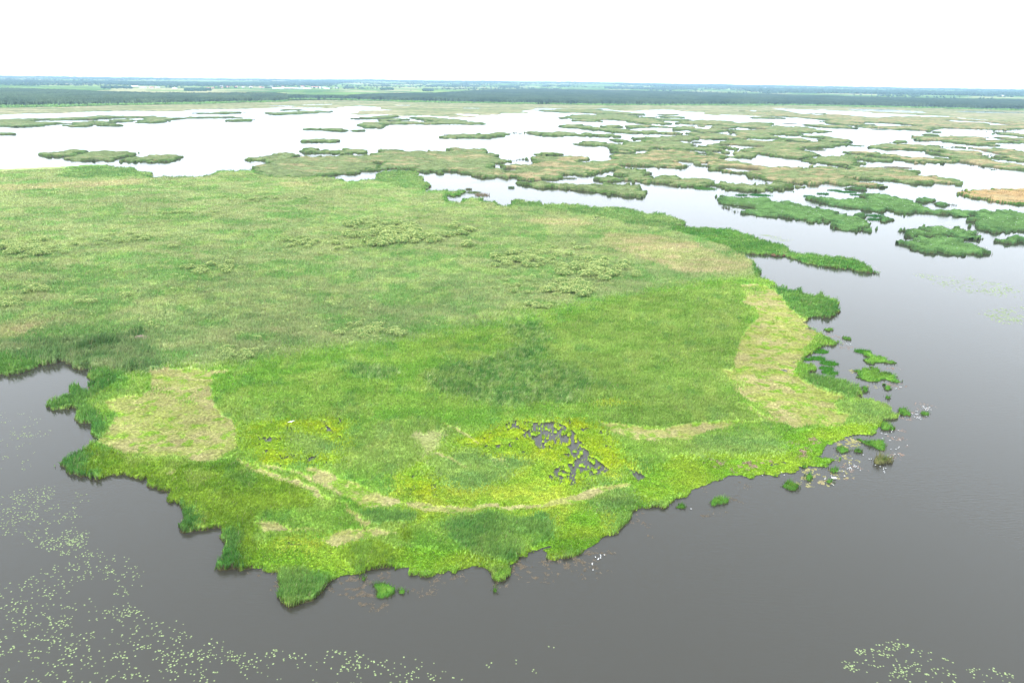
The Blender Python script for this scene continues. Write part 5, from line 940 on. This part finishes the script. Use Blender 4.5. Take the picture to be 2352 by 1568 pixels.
# ------------------------------------------------------------------ birds
WHT = np.array([0.80, 0.80, 0.79]); GRY = np.array([0.42, 0.43, 0.45])
def loft(rings, n_=8):
    """rings: (x, z, half width, half height)"""
    V = []; 
    for x, z, a_, b_ in rings:
        for k_ in range(n_): t_ = 2*math.pi*k_/n_; V.append([x, a_*math.cos(t_), z+b_*math.sin(t_)])
    f = [[s_*n_+k_, s_*n_+(k_+1) % n_, (s_+1)*n_+(k_+1) % n_, (s_+1)*n_+k_] for s_ in range(len(rings)-1) for k_ in range(n_)]
    return np.array(V), [np.array(f)]
def bird_meshes(swan=False):
    if swan:
        body = loft([(-0.72, 0.22, .01, .01), (-0.55, .24, .10, .07), (-0.3, .22, .24, .17), (0, .2, .29, .21), (.28, .2, .24, .19), (.45, .26, .12, .13), (.52, .40, .06, .07), (.50, .58, .05, .05), (.50, .74, .045, .05), (.56, .86, .045, .055), (.66, .87, .05, .055), (.74, .84, .03, .03), (.76, .83, .005, .005)])
    else:
        body = loft([(-0.23, .10, .005, .005), (-0.18, .105, .035, .015), (-0.08, .10, .065, .05), (.02, .095, .075, .06), (.09, .11, .055, .055), (.13, .15, .035, .04), (.17, .165, .035, .035), (.20, .16, .012, .012), (.21, .16, .002, .002)])
    return body
def mk(nm, V, F_, c, mat=M_bird): return mesh_np(nm, V, F_, np.broadcast_to(c, (len(V), 3)), mat, True)
gb = bird_meshes(); GULL = mk('gull', gb[0], gb[1], WHT)
wv = []
for s_ in (-1, 1):
    V, F_ = loft([(-0.27, .13, .004, .004), (-0.15, .13, .02, .02), (-0.02, .12, .03, .035), (.07, .11, .012, .02)], 6); wv.append((V+[0, s_*0.055, 0], F_))
WING = [mk('wing', v, f_, GRY) for v, f_ in wv]
V, F_ = loft([(.20, .158, .012, .010), (.245, .15, .003, .003)], 5); BEAK = mk('beak', V, F_, alb(190, 120, 60))
def gull(g_, label, group, z=0.02, s_=1.0):
    r = link('gull', GULL, loc=(g_[0], g_[1], z), rz=g.uniform(0, 6.28), label=label, cat='gull', group=group); r.scale = (s_,)*3
    for w_ in WING: link('wing', w_, parent=r)
    link('beak', BEAK, parent=r)
GL = {'white gull resting in the cluster on dark weed right of the swan': 'N 1040,912 1038,940 1045,965 1035,975 1060,980 1062,992 1018,980 1088,940 1110,955 1085,958 1105,965 1128,972 1152,998 1040,985 1050,972 1095,950',
 'white gull at the left side of the gull cluster near the swan': 'N 920,1010 935,1000 930,1005 978,1008 915,1002',
 'white gull standing on the small mat right of the swan': 'N 985,1055 992,1058', 'white gull beside the green tuft next to the swan': 'N 785,1080 858,1140 870,1150 782,1090',
 'white gull below the bulrush tussock': 'N 1310,942 1360,958 1395,970 1418,975 1400,1005 1405,1020 1395,985', 'white gull in front of the bulrush tussock\'s top': 'N 1445,845 1465,858',
 'white gull between the bulrush tussock and the shore': 'N 1067,875 1182,835 1245,878 1268,878', 'white gull in the loose string right of the leafy islet': 'N 1472,775 1525,778 1550,762 1558,752 1552,832 1515,825 1643,735 1505,835',
 'white gull in the line just off the marsh\'s right corner': 'N 1375,612 1415,620 1428,618 1385,665 1410,710 1410,720 1508,650 1455,685 1468,685 1565,675 1570,685 1550,578 1490,580 1478,598 1480,590',
 'white gull on the brown debris pile at far right': 'N 1800,325 1815,335 1830,350 1845,350 1808,342 1870,340 1880,338 1835,358 1855,370 1862,362 1838,365 1892,362 1870,352 1845,400 1843,430 1815,325 1822,345 1850,345',
 'white gull between the dense islet and the debris pile': 'N 1690,400 1695,405 1735,378 1750,382 1730,410 1742,415 1752,410 1750,440 1760,450 1770,452 1785,465 1775,440 1720,438 1742,448 1700,408',
 'white gull on the dead litter below the pale-rimmed islet': 'N 1565,125 1578,130 1530,140 1520,145 1538,8 1525,5', 'white gull near the muddy spit right of the tan clearing': 'G 1070,575 1080,590 1085,595 1100,592 1060,570 1075,588',
 'white gull perched along the lower right shore edge': 'N 328,1020 358,1045 170,995 132,1005 218,995 130,1050', 'white gull swimming below the lower shore of the marsh': 'K 1425,1418 1468,1402 1500,1400 1470,1415 1452,1430 1448,1438 1468,1425 1400,1470 1398,1480 1405,1525',
 'white gull standing at the water\'s edge bottom right': 'M 778,85 608,243', 'white gull standing in the left tan clearing edge': 'L 2300,335', 'white gull beside the pale green reed spit': 'F 1375,725 1415,738 1425,745 1450,760 1470,765 1380,718'}
GL.pop('white gull standing in the left tan clearing edge')
for lb, s in GL.items():
    for g_ in ground(P(s)): gull(g_, lb, lb.replace('white gull', 'white gulls'), s_=0.85)
for s, n_, lb in [(0, 46, 'white gull nesting on the long dark rush island'), (1, 44, 'white gull nesting on the humped dark rush island'), (6, 18, 'white gull nesting on the rush island at the right edge'), (7, 12, 'white gull nesting on the upper of the two near-touching rush islands'), (8, 12, 'white gull nesting on the lower lens-shaped rush island')]:
    src = ['F 443,292 560,300 760,320 930,345 1100,375 1185,400 1330,440 1385,490 1290,520 1160,450 960,448 640,405 500,385 455,335', 'F 1030,310 1170,310 1335,310 1440,283 1640,325 1760,370 2000,390 1990,418 1640,398 1380,385 1180,350 1045,332', '', '', '', '', 'F 2045,395 2150,385 2352,400 2352,515 2200,505 2110,520 2050,465', 'F 1597,525 1740,498 1850,492 2055,515 1980,558 1870,550 1640,555', 'F 1608,590 1760,550 1930,570 2110,640 1930,660 1700,640'][s]
    pg = outline(src, 2.0); k_ = 0
    while k_ < n_:
        q = rng.uniform(pg.min(0)-2, pg.max(0)+2)
        if inside(pg, q[:1], q[1:])[0] or rng.random() < 0.10: gull(q, lb, lb.replace('white gull', 'white gulls'), z=3.3 if rng.random() < 0.85 else 4.2, s_=1.5); k_ += 1
for s, n_, lb in [('F 400,215 700,222 940,225 770,262 520,250', 14, 'white gull on the vivid green reed island below the outspread mass')]:
    pg = outline(s, 2.0); k_ = 0
    while k_ < n_:
        q = rng.uniform(pg.min(0), pg.max(0))
        if inside(pg, q[:1], q[1:])[0]: gull(q, lb, lb.replace('white gull', 'white gulls'), z=3.0, s_=1.5); k_ += 1
sb = bird_meshes(True); SWAN = mk('swan', sb[0], sb[1], WHT*1.02)
SW = []
for s_ in (-1, 1):
    V, F_ = loft([(-0.72, .34, .01, .01), (-0.5, .35, .07, .07), (-0.15, .33, .10, .13), (.2, .28, .05, .10), (.3, .26, .01, .02)], 8); SW.append(mk('wing', V+[0, s_*0.2, 0], F_, WHT))
V, F_ = loft([(.73, .84, .025, .02), (.82, .815, .008, .006)], 6); SBK = mk('beak', V, F_, alb(224, 130, 60))
def swan(px, rz, label, z=0.0, s_=1.0, grp=None):
    g_ = ground(P(px), z)[0]; r = link('swan', SWAN, loc=(g_[0], g_[1], z), rz=rz, label=label, cat='swan', group=grp); r.scale = (s_,)*3
    for w_ in SW: link('wing', w_, parent=r)
    link('beak', SBK, parent=r)
swan('N 872,1082', 2.9, 'white swan afloat among weed off the marsh\'s lower right')
swan('F 800,655', 1.2, 'left one of two white swans on the brown nest mound', 0.4, 0.95)
swan('F 820,657', 0.4, 'right one of two white swans on the brown nest mound', 0.4, 0.95)
# gull in flight over the yellow sedge
fl = link('gull', GULL, loc=tuple(ground(P('J 555,290'), 6.0)[0])+(6.0,), rz=2.2, label='white gull flying with spread wings over the yellow sedge', cat='gull'); fl.scale = (1.7,)*3
for s_ in (-1, 1):
    V = np.array([[.08, 0.03*s_, .12], [-.06, 0.03*s_, .12], [.12, .28*s_, .2], [-.02, .28*s_, .2], [-.02, .58*s_, .17], [-.06, .57*s_, .17]]); V2 = np.vstack([V, V-[0, 0, 0.012]])
    f = np.array([[0, 1, 3, 2], [2, 3, 5, 4], [6, 8, 9, 7], [8, 10, 11, 9], [0, 2, 8, 6], [2, 4, 10, 8], [1, 7, 9, 3], [3, 9, 11, 5], [4, 5, 11, 10], [0, 6, 7, 1]])
    link('wing', mk('wing', V2, [f], WHT), parent=fl)
link('beak', BEAK, parent=fl)
# ------------------------------------------------------------------ small reed tufts in open water
def tuft(px, rad, h, label, c=(104,150,72)):
    cxy = ground(P(px))[0]; n_ = 160; th = g.uniform(0, 6.28, n_); q = rad*np.sqrt(g.random(n_)); r = np.hypot(*cxy); x = q*np.cos(th)*1.4; y = q*np.sin(th)
    V_, F_, C_ = blades(x, y, np.full(n_, -0.05), h*g.uniform(0.5, 1, n_), 0.12*(r/150)**0.7*g.uniform(0.6, 1.3, n_), g.uniform(0, 6.28, n_), g.normal(0.1, 0.25, n_), g.normal(0, 0.25, n_), (alb(*c)*1.3)[None]*g.uniform(0.7, 1.3, n_)[:, None], far=True)
    u = np.linspace(0, 6.28, 11)[:-1]; mb = MB(); mb.add(V_, F_, C_)
    mb.add([[rad*q_*math.cos(a_)*1.3, rad*q_*math.sin(a_), zz_*h] for q_, zz_ in ((1, -0.05), (0.85, 0.08), (0.5, 0.15)) for a_ in u]+[[0, 0, 0.18*h]], [np.array([[s_*10+k_, s_*10+(k_+1) % 10, s_*10+10+(k_+1) % 10, s_*10+10+k_] for s_ in range(2) for k_ in range(10)]), np.array([[20+k_, 20+(k_+1) % 10, 30] for k_ in range(10)])], alb(*c)*0.9)
    link('reed_tuft', mb.mesh('reed_tuft', M_veg), loc=(cxy[0], cxy[1], 0), label=label, cat='reeds', group='small reed tufts standing in open water')
for px, rad, h, lb, c in [('E 630,365', 5, 2.4, 'rounded reed tuft off the marsh\'s back shore', (120,150,90)), ('E 588,338', 2, 2, 'tiny reed tuft above the rounded one', (130,145,100)), ('E 702,388', 4.5, 3, 'brown domed reed tuft beside the rounded one', (150,145,108)), ('E 950,325', 2.2, 2.2, 'thin grassy tuft alone left of the slender island', (110,150,90)),
 ('C 1280,890', 2, 2.4, 'tiny tuft in the bay right of the knobbly island', (110,140,90)), ('F 572,285', 4, 1.8, 'small tuft left above the long gull island', (76,142,72)), ('F 692,285', 8, 1.6, 'flat tuft above the long gull island', (76,142,72)), ('F 1000,292', 3.6, 1.6, 'tuft at the left of the weedy strip', (76,142,72)), ('F 1085,277', 4, 1.8, 'second tuft of the weedy strip', (76,142,72)),
 ('F 1160,255', 5, 1.6, 'tuft high in the weedy strip', (76,142,72)), ('F 1235,265', 7, 1.6, 'widest tuft of the weedy strip', (76,142,72)), ('F 1290,282', 4, 1.4, 'last tuft of the weedy strip', (76,142,72)), ('F 310,237', 4, 2.2, 'left tuft of the pair at the knobbly island\'s tip', (96,150,72)), ('F 355,245', 8, 2.4, 'right tuft of the pair at the knobbly island\'s tip', (96,150,72)),
 ('F 1418,415', 5, 2.2, 'upper dark tuft between the big gull islands', (76,142,72)), ('F 1410,438', 4, 2.2, 'lower dark tuft between the big gull islands', (76,142,72)), ('D 915,652', 9, 2.2, 'small reed tuft alone in the right bay', (110,150,90)), ('D 550,688', 9, 2.4, 'left tuft in the bay of the two-part mass', (130,150,100)), ('D 590,688', 8, 2.4, 'right tuft in the bay of the two-part mass', (130,150,100)),
 ('C 1685,622', 6, 2.6, 'dark stake-like tuft in the inlet of the fingered mass', (120,140,100)), ('C 1722,715', 8, 2.6, 'dark round tuft in the inlet below the fingered mass', (120,140,100)), ('C 1185,396', 10, 2.4, 'lone bush-like tuft between two far islands', (120,140,100)), ('C 1745,822', 8, 2.6, 'round tuft on the near edge of the outspread mass', (120,145,96)), ('C 590,930', 6, 2, 'faint reflected tuft below the outspread mass', (130,150,110)),
 ('D 1270,840', 14, 2.2, 'flat tuft right of the stepped island', (150,155,120)), ('D 345,462', 16, 2.2, 'small far tuft above the jagged mass', (130,145,110)), ('D 1118,515', 14, 2.0, 'dark dash of reeds below the far belt', (110,140,100)), ('C 745,482', 8, 3, 'tiny upright tuft on the diagonal island\'s back', (120,140,100)), ('G 1178,637', 2.4, 1.3, 'small tuft left of the upper right islet', (84,156,52)),
 ('G 910,635', 2.6, 1.2, 'first tuft in the shallow cove', (84,156,52)), ('G 895,680', 2.2, 1.2, 'second tuft in the shallow cove', (84,156,52)), ('G 965,710', 2.6, 1.3, 'third tuft in the shallow cove', (84,156,52)), ('G 950,742', 2.0, 1.0, 'fourth tuft in the shallow cove', (84,156,52)), ('G 970,768', 2.2, 1.4, 'tuft by the gap behind the shore reeds', (84,156,52)), ('G 825,685', 1.6, 0.9, 'lowest leftmost tuft in the shallow cove', (84,156,52))]:
    tuft(px, rad, h, lb, c)
# ------------------------------------------------------------------ air
hz, t = mat_new('haze'); pv = t.nodes.new('ShaderNodeVolumePrincipled'); o = t.nodes.new('ShaderNodeOutputMaterial')
pv.inputs['Density'].default_value = 0.000046; pv.inputs['Color'].default_value = (0.50, 0.74, 1.0, 1); pv.inputs['Anisotropy'].default_value = 0.0
t.links.new(pv.outputs[0], o.inputs['Volume'])
V, f = boxv(-20000, 20000, -7000, 20500, -3.0, 170.0)
link('haze', mesh_np('haze', V, [f], None, hz), kind='stuff', label='thin bluish haze fading the far shore', cat='haze')
